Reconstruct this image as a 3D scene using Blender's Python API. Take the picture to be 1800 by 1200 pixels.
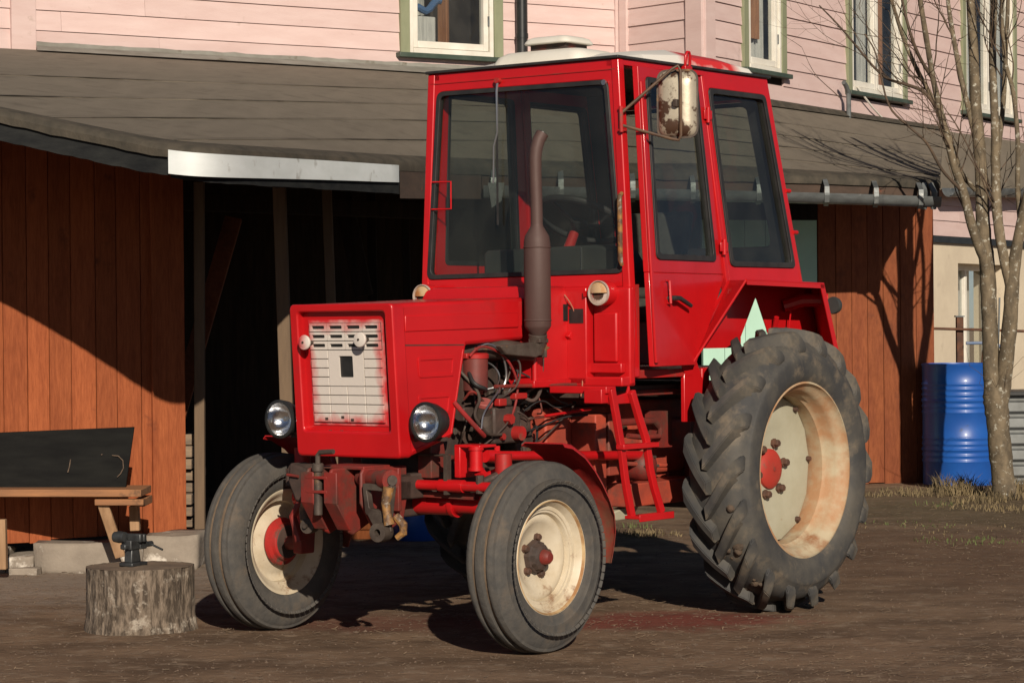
import bpy, bmesh, math, random
import numpy as np
from mathutils import Vector, Matrix
random.seed(7)
for o in list(bpy.data.objects): bpy.data.objects.remove(o)
S = bpy.context.scene
COL = S.collection
R_ = math.radians
# ------------------------------------------------------------------ camera
CZ = 1.2809; FPX = 4404.55; YAW = 3.7932; PITCH = -.0062; ROLL = -.0094
ROT = math.pi/2 - YAW
def _basis():
    cy, sy, cp, sp = math.cos(YAW), math.sin(YAW), math.cos(PITCH), math.sin(PITCH)
    F = Vector((cy*cp, sy*cp, sp)); R = Vector((sy, -cy, 0)); U = R.cross(F)
    cr, sr = math.cos(ROLL), math.sin(ROLL)
    R, U = R*cr + U*sr, -R*sr + U*cr
    M = Matrix.Rotation(ROT, 3, 'Z')
    return M@R, M@U, M@F
RV, UV, FV = _basis()
cam = bpy.data.cameras.new('camera'); camo = bpy.data.objects.new('camera', cam); COL.objects.link(camo)
m = Matrix.Identity(4)
for i in range(3):
    m[i][0] = RV[i]; m[i][1] = UV[i]; m[i][2] = -FV[i]
m.translation = (0, 0, CZ)
camo.matrix_world = m
cam.sensor_width = 36; cam.lens = 36*FPX/1800; cam.clip_end = 1000; cam.clip_start = .1
S.camera = camo
# ------------------------------------------------------------------ light
SUN_AZ = R_(10); SUN_EL = R_(23)       # the sun stands behind the camera, ten degrees to its right
w = bpy.data.worlds.new('World'); S.world = w; w.use_nodes = True
nt = w.node_tree; sky = nt.nodes.new('ShaderNodeTexSky'); sky.sky_type = 'NISHITA'; sky.sun_disc = False
sky.air_density = .5; sky.dust_density = .25; sky.sun_elevation = SUN_EL; sky.sun_rotation = math.pi - SUN_AZ
bg = nt.nodes['Background']; bg.inputs[1].default_value = .05
nt.links.new(sky.outputs[0], bg.inputs[0])
sl = bpy.data.lights.new('sun', 'SUN'); sl.energy = 5; sl.angle = R_(.5); sl.color = (1, .885, .74)
so = bpy.data.objects.new('sun', sl); COL.objects.link(so)
sd = Vector((math.sin(SUN_AZ)*math.cos(SUN_EL), -math.cos(SUN_AZ)*math.cos(SUN_EL), math.sin(SUN_EL)))
so.rotation_euler = sd.to_track_quat('Z', 'Y').to_euler(); so.location = sd*30
S.view_settings.view_transform = 'Standard'; S.view_settings.look = 'None'
S.view_settings.exposure = 0; S.view_settings.gamma = 1; S.view_settings.use_curve_mapping = False
S.render.engine = 'CYCLES'; S.cycles.max_bounces = 8; S.cycles.transparent_max_bounces = 16
# ------------------------------------------------------------------ points measured in the photo, with their distance
def ray(px, py): return FV + RV*((px-900)/FPX) - UV*((py-600)/FPX)
def at(px, py, Y):
    d = ray(px, py); return Vector((0, 0, CZ)) + d*(Y/d.y)
def gz(px, py, z=0):
    d = ray(px, py); return Vector((0, 0, CZ)) + d*((z-CZ)/d.z)
def lerp(a, b, t): return a + (b-a)*t
def interp(x, xs, ys): return float(np.interp(x, xs, ys))
# ------------------------------------------------------------------ materials
def mat(name, col, rough=.6, metal=0, col2=None, scale=8, det=6, lo=.35, hi=.65, stretch=(1,1,1), col3=None, scale3=3, lo3=.5, hi3=.6,
        bump=0, bscale=60, bstretch=None, coat=0, rand=0, spec=.5, trans=0, rough2=None, zdirt=None, grain=None, ior=1.45, rot=None, alpha=1):
    M = bpy.data.materials.new(name); M.use_nodes = True; t = M.node_tree; N = t.nodes; L = t.links
    b = N['Principled BSDF']; tc = N.new('ShaderNodeTexCoord'); src = tc.outputs['Object']
    if rand:
        oi = N.new('ShaderNodeObjectInfo'); va = N.new('ShaderNodeVectorMath'); va.operation = 'ADD'
        sc = N.new('ShaderNodeVectorMath'); sc.operation = 'SCALE'; sc.inputs[3].default_value = 40
        cx = N.new('ShaderNodeCombineXYZ')
        for i in range(3): L.new(oi.outputs['Random'], cx.inputs[i])
        L.new(cx.outputs[0], sc.inputs[0]); L.new(src, va.inputs[0]); L.new(sc.outputs[0], va.inputs[1]); src = va.outputs[0]
    mp = N.new('ShaderNodeMapping'); mp.inputs['Scale'].default_value = stretch; L.new(src, mp.inputs[0])
    if rot: mp.inputs['Rotation'].default_value = rot
    def noise(scale, det, v, rough=.6):
        n = N.new('ShaderNodeTexNoise'); n.inputs['Scale'].default_value = scale; n.inputs['Detail'].default_value = det
        n.inputs['Roughness'].default_value = rough; L.new(v, n.inputs['Vector']); return n.outputs['Fac']
    def ramp(v, lo, hi):
        r = N.new('ShaderNodeMapRange'); r.inputs[1].default_value = lo; r.inputs[2].default_value = hi; L.new(v, r.inputs[0]); return r.outputs[0]
    def mix(f, a, c, mode='MIX'):
        x = N.new('ShaderNodeMix'); x.data_type = 'RGBA'; x.blend_type = mode
        if isinstance(f, float): x.inputs[0].default_value = f
        else: L.new(f, x.inputs[0])
        for s, k in ((a, 6), (c, 7)):
            if isinstance(s, tuple): x.inputs[k].default_value = (*s, 1)
            else: L.new(s, x.inputs[k])
        return x.outputs[2]
    c = col
    if col2: c = mix(ramp(noise(scale, det, mp.outputs[0]), lo, hi), col, col2)
    if grain:   # long dark fibres
        g = ramp(noise(grain[0], 4, mp.outputs[0], .7), .35, .75); c = mix(g, c, tuple(grain[1]), 'MULTIPLY')
    if col3:
        f3 = ramp(noise(scale3, 8, src, .65), lo3, hi3); c = mix(f3, c, col3)
    if zdirt:   # mud that climbs from below: (z where it starts, z where it ends, colour)
        sx = N.new('ShaderNodeSeparateXYZ'); L.new(tc.outputs['Object'], sx.inputs[0])
        f = ramp(sx.outputs[2], zdirt[1], zdirt[0]); n = ramp(noise(14, 8, src), .3, .7)
        mu = N.new('ShaderNodeMath'); mu.operation = 'MULTIPLY'; L.new(f, mu.inputs[0]); L.new(n, mu.inputs[1])
        c = mix(mu.outputs[0], c, zdirt[2])
    if rand:
        hs = N.new('ShaderNodeHueSaturation'); mr = N.new('ShaderNodeMapRange'); L.new(oi.outputs['Random'], mr.inputs[0])
        mr.inputs[3].default_value = 1-rand; mr.inputs[4].default_value = 1+rand; L.new(mr.outputs[0], hs.inputs['Value'])
        if isinstance(c, tuple): hs.inputs['Color'].default_value = (*c, 1)
        else: L.new(c, hs.inputs['Color'])
        c = hs.outputs[0]
    if isinstance(c, tuple): b.inputs['Base Color'].default_value = (*c, 1)
    else: L.new(c, b.inputs['Base Color'])
    b.inputs['Metallic'].default_value = metal; b.inputs['IOR'].default_value = ior
    b.inputs['Specular IOR Level'].default_value = spec
    if rough2 is not None:
        mr = N.new('ShaderNodeMapRange'); L.new(noise(scale*1.7, 6, mp.outputs[0]), mr.inputs[0])
        mr.inputs[1].default_value = .35; mr.inputs[2].default_value = .65; mr.inputs[3].default_value = rough; mr.inputs[4].default_value = rough2
        L.new(mr.outputs[0], b.inputs['Roughness'])
    else: b.inputs['Roughness'].default_value = rough
    b.inputs['Coat Weight'].default_value = coat; b.inputs['Coat Roughness'].default_value = .12
    b.inputs['Transmission Weight'].default_value = trans; b.inputs['Alpha'].default_value = alpha
    if bump:
        bm_ = N.new('ShaderNodeBump'); bm_.inputs['Strength'].default_value = 1; bm_.inputs['Distance'].default_value = bump
        m2 = N.new('ShaderNodeMapping'); m2.inputs['Scale'].default_value = bstretch or stretch; L.new(src, m2.inputs[0])
        if rot: m2.inputs['Rotation'].default_value = rot
        L.new(noise(bscale, 6, m2.outputs[0]), bm_.inputs['Height']); L.new(bm_.outputs[0], b.inputs['Normal'])
    M['parts'] = 1
    return M
def nd(M): return M.node_tree.nodes, M.node_tree.links
def glassmat(name, tint, refl=.08, rough=.02, dust=.12, dustcol=(.5,.47,.4)):
    """thin window pane: clear sheet + mirror reflection + a film of dust"""
    M = bpy.data.materials.new(name); M.use_nodes = True; N, L = nd(M)
    N.remove(N['Principled BSDF']); out = N['Material Output']
    tr = N.new('ShaderNodeBsdfTransparent'); tr.inputs[0].default_value = (*[t_**.5 for t_ in tint], 1)
    gl = N.new('ShaderNodeBsdfGlossy'); gl.inputs['Roughness'].default_value = rough
    fr = N.new('ShaderNodeFresnel'); fr.inputs[0].default_value = 1.5; ge = N.new('ShaderNodeNewGeometry'); fb = N.new('ShaderNodeMath'); fb.operation = 'SUBTRACT'; fb.inputs[0].default_value = 1; L.new(ge.outputs['Backfacing'], fb.inputs[1]); ff = N.new('ShaderNodeMath'); ff.operation = 'MULTIPLY'; L.new(fr.outputs[0], ff.inputs[0]); L.new(fb.outputs[0], ff.inputs[1])
    m1 = N.new('ShaderNodeMixShader'); L.new(ff.outputs[0], m1.inputs[0]); L.new(tr.outputs[0], m1.inputs[1]); L.new(gl.outputs[0], m1.inputs[2])
    df = N.new('ShaderNodeBsdfDiffuse'); df.inputs[0].default_value = (*dustcol, 1)
    tc = N.new('ShaderNodeTexCoord'); no = N.new('ShaderNodeTexNoise'); no.inputs['Scale'].default_value = 5; no.inputs['Detail'].default_value = 8
    L.new(tc.outputs['Object'], no.inputs[0])
    mr = N.new('ShaderNodeMapRange'); mr.inputs[1].default_value = .35; mr.inputs[2].default_value = .75; mr.inputs[3].default_value = dust*.3; mr.inputs[4].default_value = dust
    L.new(no.outputs[0], mr.inputs[0])
    m2 = N.new('ShaderNodeMixShader'); fd = N.new('ShaderNodeMath'); fd.operation = 'MULTIPLY'; L.new(mr.outputs[0], fd.inputs[0]); L.new(fb.outputs[0], fd.inputs[1]); L.new(fd.outputs[0], m2.inputs[0]); L.new(m1.outputs[0], m2.inputs[1]); L.new(df.outputs[0], m2.inputs[2])
    L.new(m2.outputs[0], out.inputs[0]); return M
# ------------------------------------------------------------------ mesh builder
class MB:
    def __init__(s): s.v = []; s.f = []
    def add(s, vs, fs):
        n = len(s.v); s.v += [tuple(v) for v in vs]; s.f += [tuple(i+n for i in f) for f in fs]; return s
    def box(s, x0, x1, y0, y1, z0, z1, M=None):
        vs = [Vector((x, y, z)) for x in (x0, x1) for y in (y0, y1) for z in (z0, z1)]
        if M: vs = [M@v for v in vs]
        return s.add(vs, [(0,1,3,2),(4,6,7,5),(0,4,5,1),(2,3,7,6),(0,2,6,4),(1,5,7,3)])
    def prism(s, poly, d):
        """planar polygon of 3D points extruded by the vector d"""
        p = [Vector(q) for q in poly]; d = Vector(d); n = len(p)
        return s.add(p+[q+d for q in p], [tuple(range(n))[::-1], tuple(range(n, 2*n))]+[(i, (i+1)%n, n+(i+1)%n, n+i) for i in range(n)])
    def tube(s, pts, r, n=10, caps=True):
        pts = [Vector(p) for p in pts]; rs = r if isinstance(r, (list, tuple)) else [r]*len(pts)
        k = len(pts); vs = []; prev = None
        for i, p in enumerate(pts):
            d = (pts[min(i+1, k-1)]-pts[max(i-1, 0)]).normalized()
            if prev is None:
                a = d.orthogonal().normalized()
            else:
                a = (prev-d*prev.dot(d)); a = a.normalized() if a.length > 1e-6 else d.orthogonal().normalized()
            prev = a; b = d.cross(a)
            vs += [p+(a*math.cos(2*math.pi*j/n)+b*math.sin(2*math.pi*j/n))*rs[i] for j in range(n)]
        fs = [(i*n+j, i*n+(j+1)%n, (i+1)*n+(j+1)%n, (i+1)*n+j) for i in range(k-1) for j in range(n)]
        if caps: fs += [tuple(range(n))[::-1], tuple(range((k-1)*n, k*n))]
        return s.add(vs, fs)
    def cyl(s, a, b, r, n=20, r2=None): return s.tube([a, b], [r, r if r2 is None else r2], n)
    def lathe(s, prof, c=(0,0,0), ax=(0,1,0), n=48, closed=False):
        """prof: (radius, height along ax) from c"""
        ax = Vector(ax).normalized(); a = ax.orthogonal().normalized(); b = ax.cross(a); c = Vector(c); vs = []
        for r, h in prof:
            vs += [c+ax*h+(a*math.cos(2*math.pi*j/n)+b*math.sin(2*math.pi*j/n))*r for j in range(n)]
        k = len(prof); fs = [(i*n+j, i*n+(j+1)%n, (i+1)*n+(j+1)%n, (i+1)*n+j) for i in range(k-1) for j in range(n)]
        if closed: fs += [((k-1)*n+j, (k-1)*n+(j+1)%n, (j+1)%n, j) for j in range(n)]
        return s.add(vs, fs)
    def ring(s, outer, inner, d):
        """frame between two loops of equal count, extruded by d"""
        o = [Vector(p) for p in outer]; i_ = [Vector(p) for p in inner]; n = len(o); d = Vector(d)
        vs = o+i_+[p+d for p in o]+[p+d for p in i_]; fs = []
        for j in range(n):
            k = (j+1)%n; fs += [(j, k, n+k, n+j), (2*n+j, 3*n+j, 3*n+k, 2*n+k), (j, 2*n+j, 2*n+k, k), (n+j, n+k, 3*n+k, 3*n+j)]
        return s.add(vs, fs)
    def build(s, name, mt, parent=None, label=None, bevel=0, smooth=35, seg=2, kind=None):
        me = bpy.data.meshes.new(name); me.from_pydata(s.v, [], s.f); me.validate()
        b = bmesh.new(); b.from_mesh(me); bmesh.ops.recalc_face_normals(b, faces=b.faces); b.to_mesh(me); b.free()
        me.materials.append(mt)
        if smooth:
            for p in me.polygons: p.use_smooth = True
            me.set_sharp_from_angle(angle=R_(smooth))
        return link(name, me, parent, label, bevel, seg, kind)
def link(name, me, parent=None, label=None, bevel=0, seg=2, kind=None):
    o = bpy.data.objects.new(name, me); COL.objects.link(o)
    if parent: o.parent = parent
    if label: o['label'] = label
    if kind: o['kind'] = kind
    if bevel:
        b = o.modifiers.new('bevel', 'BEVEL'); b.width = bevel; b.segments = seg; b.limit_method = 'ANGLE'; b.angle_limit = R_(40); b.harden_normals = False
    return o
def thing(name, label, cat, loc=(0,0,0), rz=0, group=None):
    o = bpy.data.objects.new(name, None); COL.objects.link(o); o.location = loc; o.rotation_euler = (0, 0, rz); o.empty_display_size = .2
    return tag(o, label, cat, group)
def tag(o, label, cat, group=None):
    o['label'] = label; o['category'] = cat
    if group: o['group'] = group
    return o
def rquad(c, r, n=5):
    """rounded quad through four 3D corners (in order)"""
    c = [Vector(p) for p in c]; out = []
    for i in range(4):
        p = c[i]; a = (c[i-1]-p).normalized(); b = (c[(i+1)%4]-p).normalized()
        s0 = p+a*r; s1 = p+b*r
        for k in range(n+1):
            t = k/n; out.append(s0*(1-t)**2+p*2*t*(1-t)+s1*t*t)
    return out
def inset(c, d):
    c = [Vector(p) for p in c]; o = []
    for i in range(4):
        p = c[i]; a = (c[i-1]-p).normalized(); b = (c[(i+1)%4]-p).normalized()
        s = a.cross(b).length; o.append(p+(a+b)*(d/s))
    return o
def copy_tree(o, parent=None):
    c = o.copy(); COL.objects.link(c); c.parent = parent
    for ch in list(o.children): copy_tree(ch, c)
    return c
# ================================================================== materials of the setting
PINK = mat('pink_paint', (.61,.465,.435), .75, col2=(.55,.40,.37), scale=2.5, lo=.35, hi=.7, stretch=(1,1,5), col3=(.40,.30,.25), scale3=9, lo3=.64, hi3=.78, bump=.0012, bscale=30, bstretch=(1,1,9), rand=.05)
ORANGE = mat('orange_stain', (.40,.112,.038), .75, spec=.3, col2=(.29,.074,.025), scale=3, lo=.3, hi=.75, stretch=(7,7,.8), col3=(.13,.035,.015), scale3=4.5, lo3=.62, hi3=.74, bump=.0015, bscale=22, bstretch=(6,6,.5), rand=.16, grain=(14,(.62,.55,.5)))
ORANGE2 = mat('browner_orange_stain', (.27,.082,.030), .75, spec=.3, col2=(.19,.052,.021), scale=2.4, lo=.32, hi=.7, stretch=(4,4,.9), col3=(.10,.032,.017), scale3=3.5, lo3=.58, hi3=.74, bump=.0015, bscale=22, bstretch=(6,6,.5), rand=.10, grain=(14,(.66,.6,.55)))
DARKW = mat('shaded_brown_wood', (.030,.020,.014), .85, spec=.2, col2=(.016,.012,.009), scale=5, stretch=(5,5,.6), bump=.002, bscale=20, bstretch=(5,5,.6), rand=.2)  # near black: the shade inside the shed is put into this colour
RAWW = mat('raw_timber', (.36,.22,.12), .8, col2=(.25,.145,.075), scale=6, stretch=(6,6,.7), col3=(.12,.075,.045), scale3=5, lo3=.58, hi3=.75, bump=.0015, bscale=25, bstretch=(6,6,.7), rand=.15)
ORBOARD = mat('weathered_bench_wood', (.34,.155,.065), .8, col2=(.22,.105,.05), scale=5, stretch=(.8,6,6), col3=(.1,.055,.03), scale3=7, lo3=.58, hi3=.7, bump=.0015, bscale=25, bstretch=(.8,6,6), rand=.15)
GREENP = mat('sage_green_paint', (.25,.265,.165), .6, col2=(.20,.215,.13), scale=4, stretch=(3,3,1), bump=.0006, rand=.06)
DGREEN = mat('dark_green_paint', (.035,.055,.04), .5, col2=(.06,.08,.06), scale=9)
WHITEP = mat('white_window_paint', (.72,.70,.62), .45, col2=(.62,.58,.5), scale=6, rand=.04)
WHITEB = mat('white_painted_board', (.70,.74,.74), .6, col2=(.60,.64,.63), scale=3, stretch=(1,1,3), col3=(.28,.26,.22), scale3=9, lo3=.60, hi3=.75)
FELT = mat('bitumen_roofing', (.178,.152,.118), .92, col2=(.145,.124,.096), scale=7, det=10, lo=.35, hi=.7, stretch=(1,.16,1), col3=(.085,.072,.057), scale3=5, lo3=.55, hi3=.8, bump=.003, bscale=110, bstretch=(1,.5,1), rand=.07, spec=.25)
FELTEDGE = mat('mossy_roof_edge', (.085,.072,.055), .95, col2=(.05,.045,.036), scale=6, stretch=(2,1,1), bump=.004, bscale=40, spec=.2)
FLASH = mat('faded_flashing', (.25,.245,.215), .8, col2=(.17,.16,.135), scale=4, stretch=(1,1,2), col3=(.09,.075,.045), scale3=5, lo3=.6, hi3=.68, bump=.003, bscale=14)
TARB = mat('tarred_board', (.012,.013,.014), .8, spec=.15, col2=(.026,.027,.026), scale=5, stretch=(1,1,3), bump=.002, bscale=30)
BROWNF = mat('brown_fascia', (.075,.048,.034), .85, col2=(.05,.034,.025), scale=5, stretch=(1,1,3), col3=(.2,.06,.03), scale3=8, lo3=.62, hi3=.7, bump=.002)
ZINC = mat('dull_zinc', (.20,.215,.215), .5, metal=.55, col2=(.12,.13,.13), scale=6, stretch=(1,1,2), col3=(.33,.34,.33), scale3=7, lo3=.6, hi3=.68, rough2=.7, bump=.001)
BLACKM = mat('black_metal', (.012,.013,.013), .4, col2=(.025,.025,.024), scale=12)
CONC = mat('rough_concrete', (.30,.255,.205), .9, col2=(.21,.175,.14), scale=5, col3=(.58,.53,.46), scale3=5, lo3=.56, hi3=.63, bump=.008, bscale=16, rand=.1)
PLASTER = mat('cream_plaster', (.62,.535,.40), .85, col2=(.54,.46,.345), scale=2.2, col3=(.38,.32,.24), scale3=3, lo3=.6, hi3=.75, bump=.003, bscale=20)
MINT = mat('mint_paint', (.40,.62,.50), .6, col2=(.36,.56,.45), scale=4)
CURT = mat('brown_curtain', (.42,.20,.09), .9, col2=(.28,.12,.055), scale=9, stretch=(6,6,.6))
LACE = mat('pale_curtain', (.60,.58,.53), .9, col2=(.42,.41,.38), scale=9, stretch=(6,6,.6))
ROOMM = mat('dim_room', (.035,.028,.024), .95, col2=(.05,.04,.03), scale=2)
WGLASS = glassmat('house_window_glass', (.75,.78,.78), dust=.06)
PATIO = mat('dusty_concrete', (.19,.155,.125), .92, col2=(.135,.11,.088), scale=3, col3=(.09,.07,.055), scale3=4, lo3=.55, hi3=.7, bump=.004, bscale=40)
# ground: damp brown earth with straw-coloured and dark patches, red dust near the tractor
GROUND = mat('packed_earth', (.198,.130,.083), .95, col2=(.115,.074,.047), scale=2.6, det=12, lo=.40, hi=.60, stretch=(.7,1,1), col3=(.25,.185,.13), scale3=9, lo3=.53, hi3=.70, bump=.010, bscale=30, spec=.2)
N, L = nd(GROUND); b = N['Principled BSDF']; old = b.inputs['Base Color'].links[0].from_socket
tc = N.new('ShaderNodeTexCoord')
def spot(cx, cy, rx, ry):
    mp = N.new('ShaderNodeMapping'); mp.vector_type = 'TEXTURE'; mp.inputs['Location'].default_value = (cx, cy, 0); mp.inputs['Scale'].default_value = (rx, ry, 1)
    L.new(tc.outputs['Object'], mp.inputs[0]); le = N.new('ShaderNodeVectorMath'); le.operation = 'LENGTH'; L.new(mp.outputs[0], le.inputs[0])
    n = N.new('ShaderNodeTexNoise'); n.inputs['Scale'].default_value = 5; n.inputs['Detail'].default_value = 9; n.inputs['Roughness'].default_value = .7; L.new(tc.outputs['Object'], n.inputs[0])
    a = N.new('ShaderNodeMath'); a.operation = 'MULTIPLY_ADD'; a.inputs[1].default_value = 1.6; L.new(n.outputs[0], a.inputs[0]); L.new(le.outputs['Value'], a.inputs[2])
    r = N.new('ShaderNodeMapRange'); r.inputs[1].default_value = 1.75; r.inputs[2].default_value = 1.25; L.new(a.outputs[0], r.inputs[0]); return r.outputs[0]
for args, colr, amt in (((-3.3,13.4,3.9,2.75),(.25,.205,.165),.85),((.62,10.75,.75,.42),(.17,.034,.026),.75),((-.55,10.75,.95,.38),(.13,.042,.03),.55),((3.4,16.9,1.7,2.2),(.105,.082,.045),.6),((2.2,13.6,1.2,2.6),(.12,.066,.04),.5)):
    mm = N.new('ShaderNodeMath'); mm.operation = 'MULTIPLY'; mm.inputs[1].default_value = amt; L.new(spot(*args), mm.inputs[0])
    mx = N.new('ShaderNodeMix'); mx.data_type = 'RGBA'; L.new(mm.outputs[0], mx.inputs[0]); L.new(old, mx.inputs[6]); mx.inputs[7].default_value = (*colr, 1); old = mx.outputs[2]
L.new(old, b.inputs['Base Color'])
# second, finer relief
# ------------------------------------------------------------------ ground
from mathutils import noise as NZ
def gh(x, y):
    """height of the trodden yard"""
    if y > 24 or y < 3: return .012
    n = NZ.fractal(Vector((x*.9, y*.9, 0)), 1, 2, 5)*.009 + NZ.fractal(Vector((x*5, y*3.5, 3)), 1, 2, 4)*.004
    return n + .012
def ground():
    xs = [-400,-120,-40,-15,-7]+[lerp(-4.6, 5.4, i/330) for i in range(331)]+[8,15,40,120,400]
    ys = [-300,-60,-10,3,6.5]+[lerp(8.2, 20.2, i/300) for i in range(301)]+[23,30,60,200,500]
    vs = [(x, y, gh(x, y) if -4.7 < x < 5.5 and 8 < y < 20.3 else .012) for y in ys for x in xs]; n = len(xs)
    fs = [(j*n+i, j*n+i+1, (j+1)*n+i+1, (j+1)*n+i) for j in range(len(ys)-1) for i in range(n-1)]
    me = bpy.data.meshes.new('ground'); me.from_pydata(vs, [], fs); me.materials.append(GROUND)
    for p in me.polygons: p.use_smooth = True
    link('ground', me, kind='structure')
ground()
pt = MB(); pl = [gz(-300,1035,.02), gz(200,1032,.02), gz(352,1012,.02), gz(356,985,.02), gz(-300,985,.02)]


WC = set()
_link = link
def link(name, me, parent=None, label=None, bevel=0, seg=2, kind=None):
    o = _link(name, me, parent, label, bevel, seg, kind)
    if parent is not None and parent.name in WC: o.location = -parent.location
    return o
def wthing(name, label, cat, loc, group=None):
    t = thing(name, label, cat, loc, 0, group); WC.add(t.name); return t
# ------------------------------------------------------------------ the pink house
house = wthing('pink_house', 'pink clapboard house with sage green window casings, rising behind the lean-to shed', 'house', (0, 21, 0))
class Fac:
    def __init__(s, ox, oy, dx, dy):
        s.o = Vector((ox, oy, 0)); s.L = math.hypot(dx, dy); s.u = Vector((dx, dy, 0))/s.L; s.n = Vector((s.u.y, -s.u.x, 0)); s.dx = dx; s.dy = dy
    def s(s, px):
        r = (px-900)/FPX; return (r*s.o.y-s.o.x)/(s.dx-s.dy*r)*s.L
    def P(s, a, z, d=0): return s.o+s.u*a+s.n*d+Vector((0, 0, z))
    def box(s, mb, a0, a1, z0, z1, d0, d1):
        vs = [s.P(a, z, d) for a in (a0, a1) for d in (d0, d1) for z in (z0, z1)]
        return mb.add(vs, [(0,1,3,2),(4,6,7,5),(0,4,5,1),(2,3,7,6),(0,2,6,4),(1,5,7,3)])
FL = Fac(-3.48, 18.3, 1, .63); FB = Fac(.92, 21.07, .65, -.70); FR = Fac(1.57, 20.37, 1, 1.57)
WIN = [(FL, FL.s(705), FL.s(885), 3.46, 4.85, 1), (FR, FR.s(1305), FR.s(1380), 3.42, 4.85, 1), (FR, FR.s(1488), FR.s(1592), 3.38, 4.85, 2), (FR, FR.s(1690), FR.s(1785), 3.38, 4.85, 2)]
rb = random.Random(3)
def boards(F, a0, a1, z0, z1):
    z = z0; BH = .15
    while z < z1:
        cuts = [(w_[1]+.02, w_[2]-.02) for w_ in WIN if w_[0] is F and z+BH > w_[3]+.02 and z < w_[4]]
        segs = []; a = a0
        for c0, c1 in sorted(cuts):
            segs.append((a, c0)); a = c1
        segs.append((a, a1))
        out = []
        for q0, q1 in segs:     # boards are nailed up in lengths
            while q1-q0 > 4.2:
                k = q0+rb.uniform(2.2, 3.6); out.append((q0, k-.002)); q0 = k
            out.append((q0, q1))
        for q0, q1 in out:
            if q1-q0 < .02: continue
            j = rb.uniform(-.0015, .0015); mb = MB(); n = max(2, int((q1-q0)/.3)); pts = []
            for i in range(n+1):
                a = lerp(q0, q1, i/n); wv = rb.uniform(-.0012, .0012)
                pts += [F.P(a, z+wv, 0), F.P(a, z+wv, .024+j), F.P(a, z+BH-.002, .011+j), F.P(a, z+BH-.002, 0)]
            fs = [(4*i+k, 4*i+(k+1)%4, 4*i+4+(k+1)%4, 4*i+4+k) for i in range(n) for k in range(4)]+[(0,1,2,3), tuple(4*n+k for k in (3,2,1,0))]
            mb.add(pts, fs).build('siding_board', PINK, house, smooth=0)
        z += BH
boards(FL, -2.2, FL.s(1093), 3.02, 5.3); boards(FB, .02, FB.L-.12, 3.02, 5.3); boards(FR, .16, FR.s(2100), 3.02, 5.3)
boards(FR, FR.s(1500), FR.s(2100), 2.12, 3.0)
# sheathing behind the boards (with the window openings left out)
def sheath(F, a0, a1, z0, z1, d=-.03):
    mb = MB(); a = a0
    for w_ in sorted([w_ for w_ in WIN if w_[0] is F], key=lambda k: k[1]):
        F.box(mb, a, w_[1]+.03, z0, z1, d, -.002); F.box(mb, w_[1]+.03, w_[2]-.03, z0, w_[3]+.03, d, -.002); F.box(mb, w_[1]+.03, w_[2]-.03, w_[4]-.03, z1, d, -.002); a = w_[2]-.03
    F.box(mb, a, a1, z0, z1, d, -.002); mb.build('wall', DARKW, house, smooth=0)
sheath(FL, -2.3, FL.s(1093), 2.9, 5.35); sheath(FB, 0, FB.L, 2.9, 5.35); sheath(FR, .0, FR.s(2100), 2.05, 5.35)
def cb(F, a0, a1, z0, z1, d=.045, name='corner_board', m=PINK): return F.box(MB(), a0, a1, z0, z1, .0 if d > 0 else d, abs(d)).build(name, m, house, bevel=.003)
cb(FL, FL.s(22), FL.s(65), 3.06, 5.3, .05); cb(FL, FL.s(1093)-.06, FL.s(1093)-.002, 3.0, 5.3, .038)
cb(FB, .045, .13, 3.0, 5.3, .042); cb(FB, FB.L-.15, FB.L+.03, 3.0, 5.3, .043); cb(FR, -.02, .15, 3.0, 5.3, .043)
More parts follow.
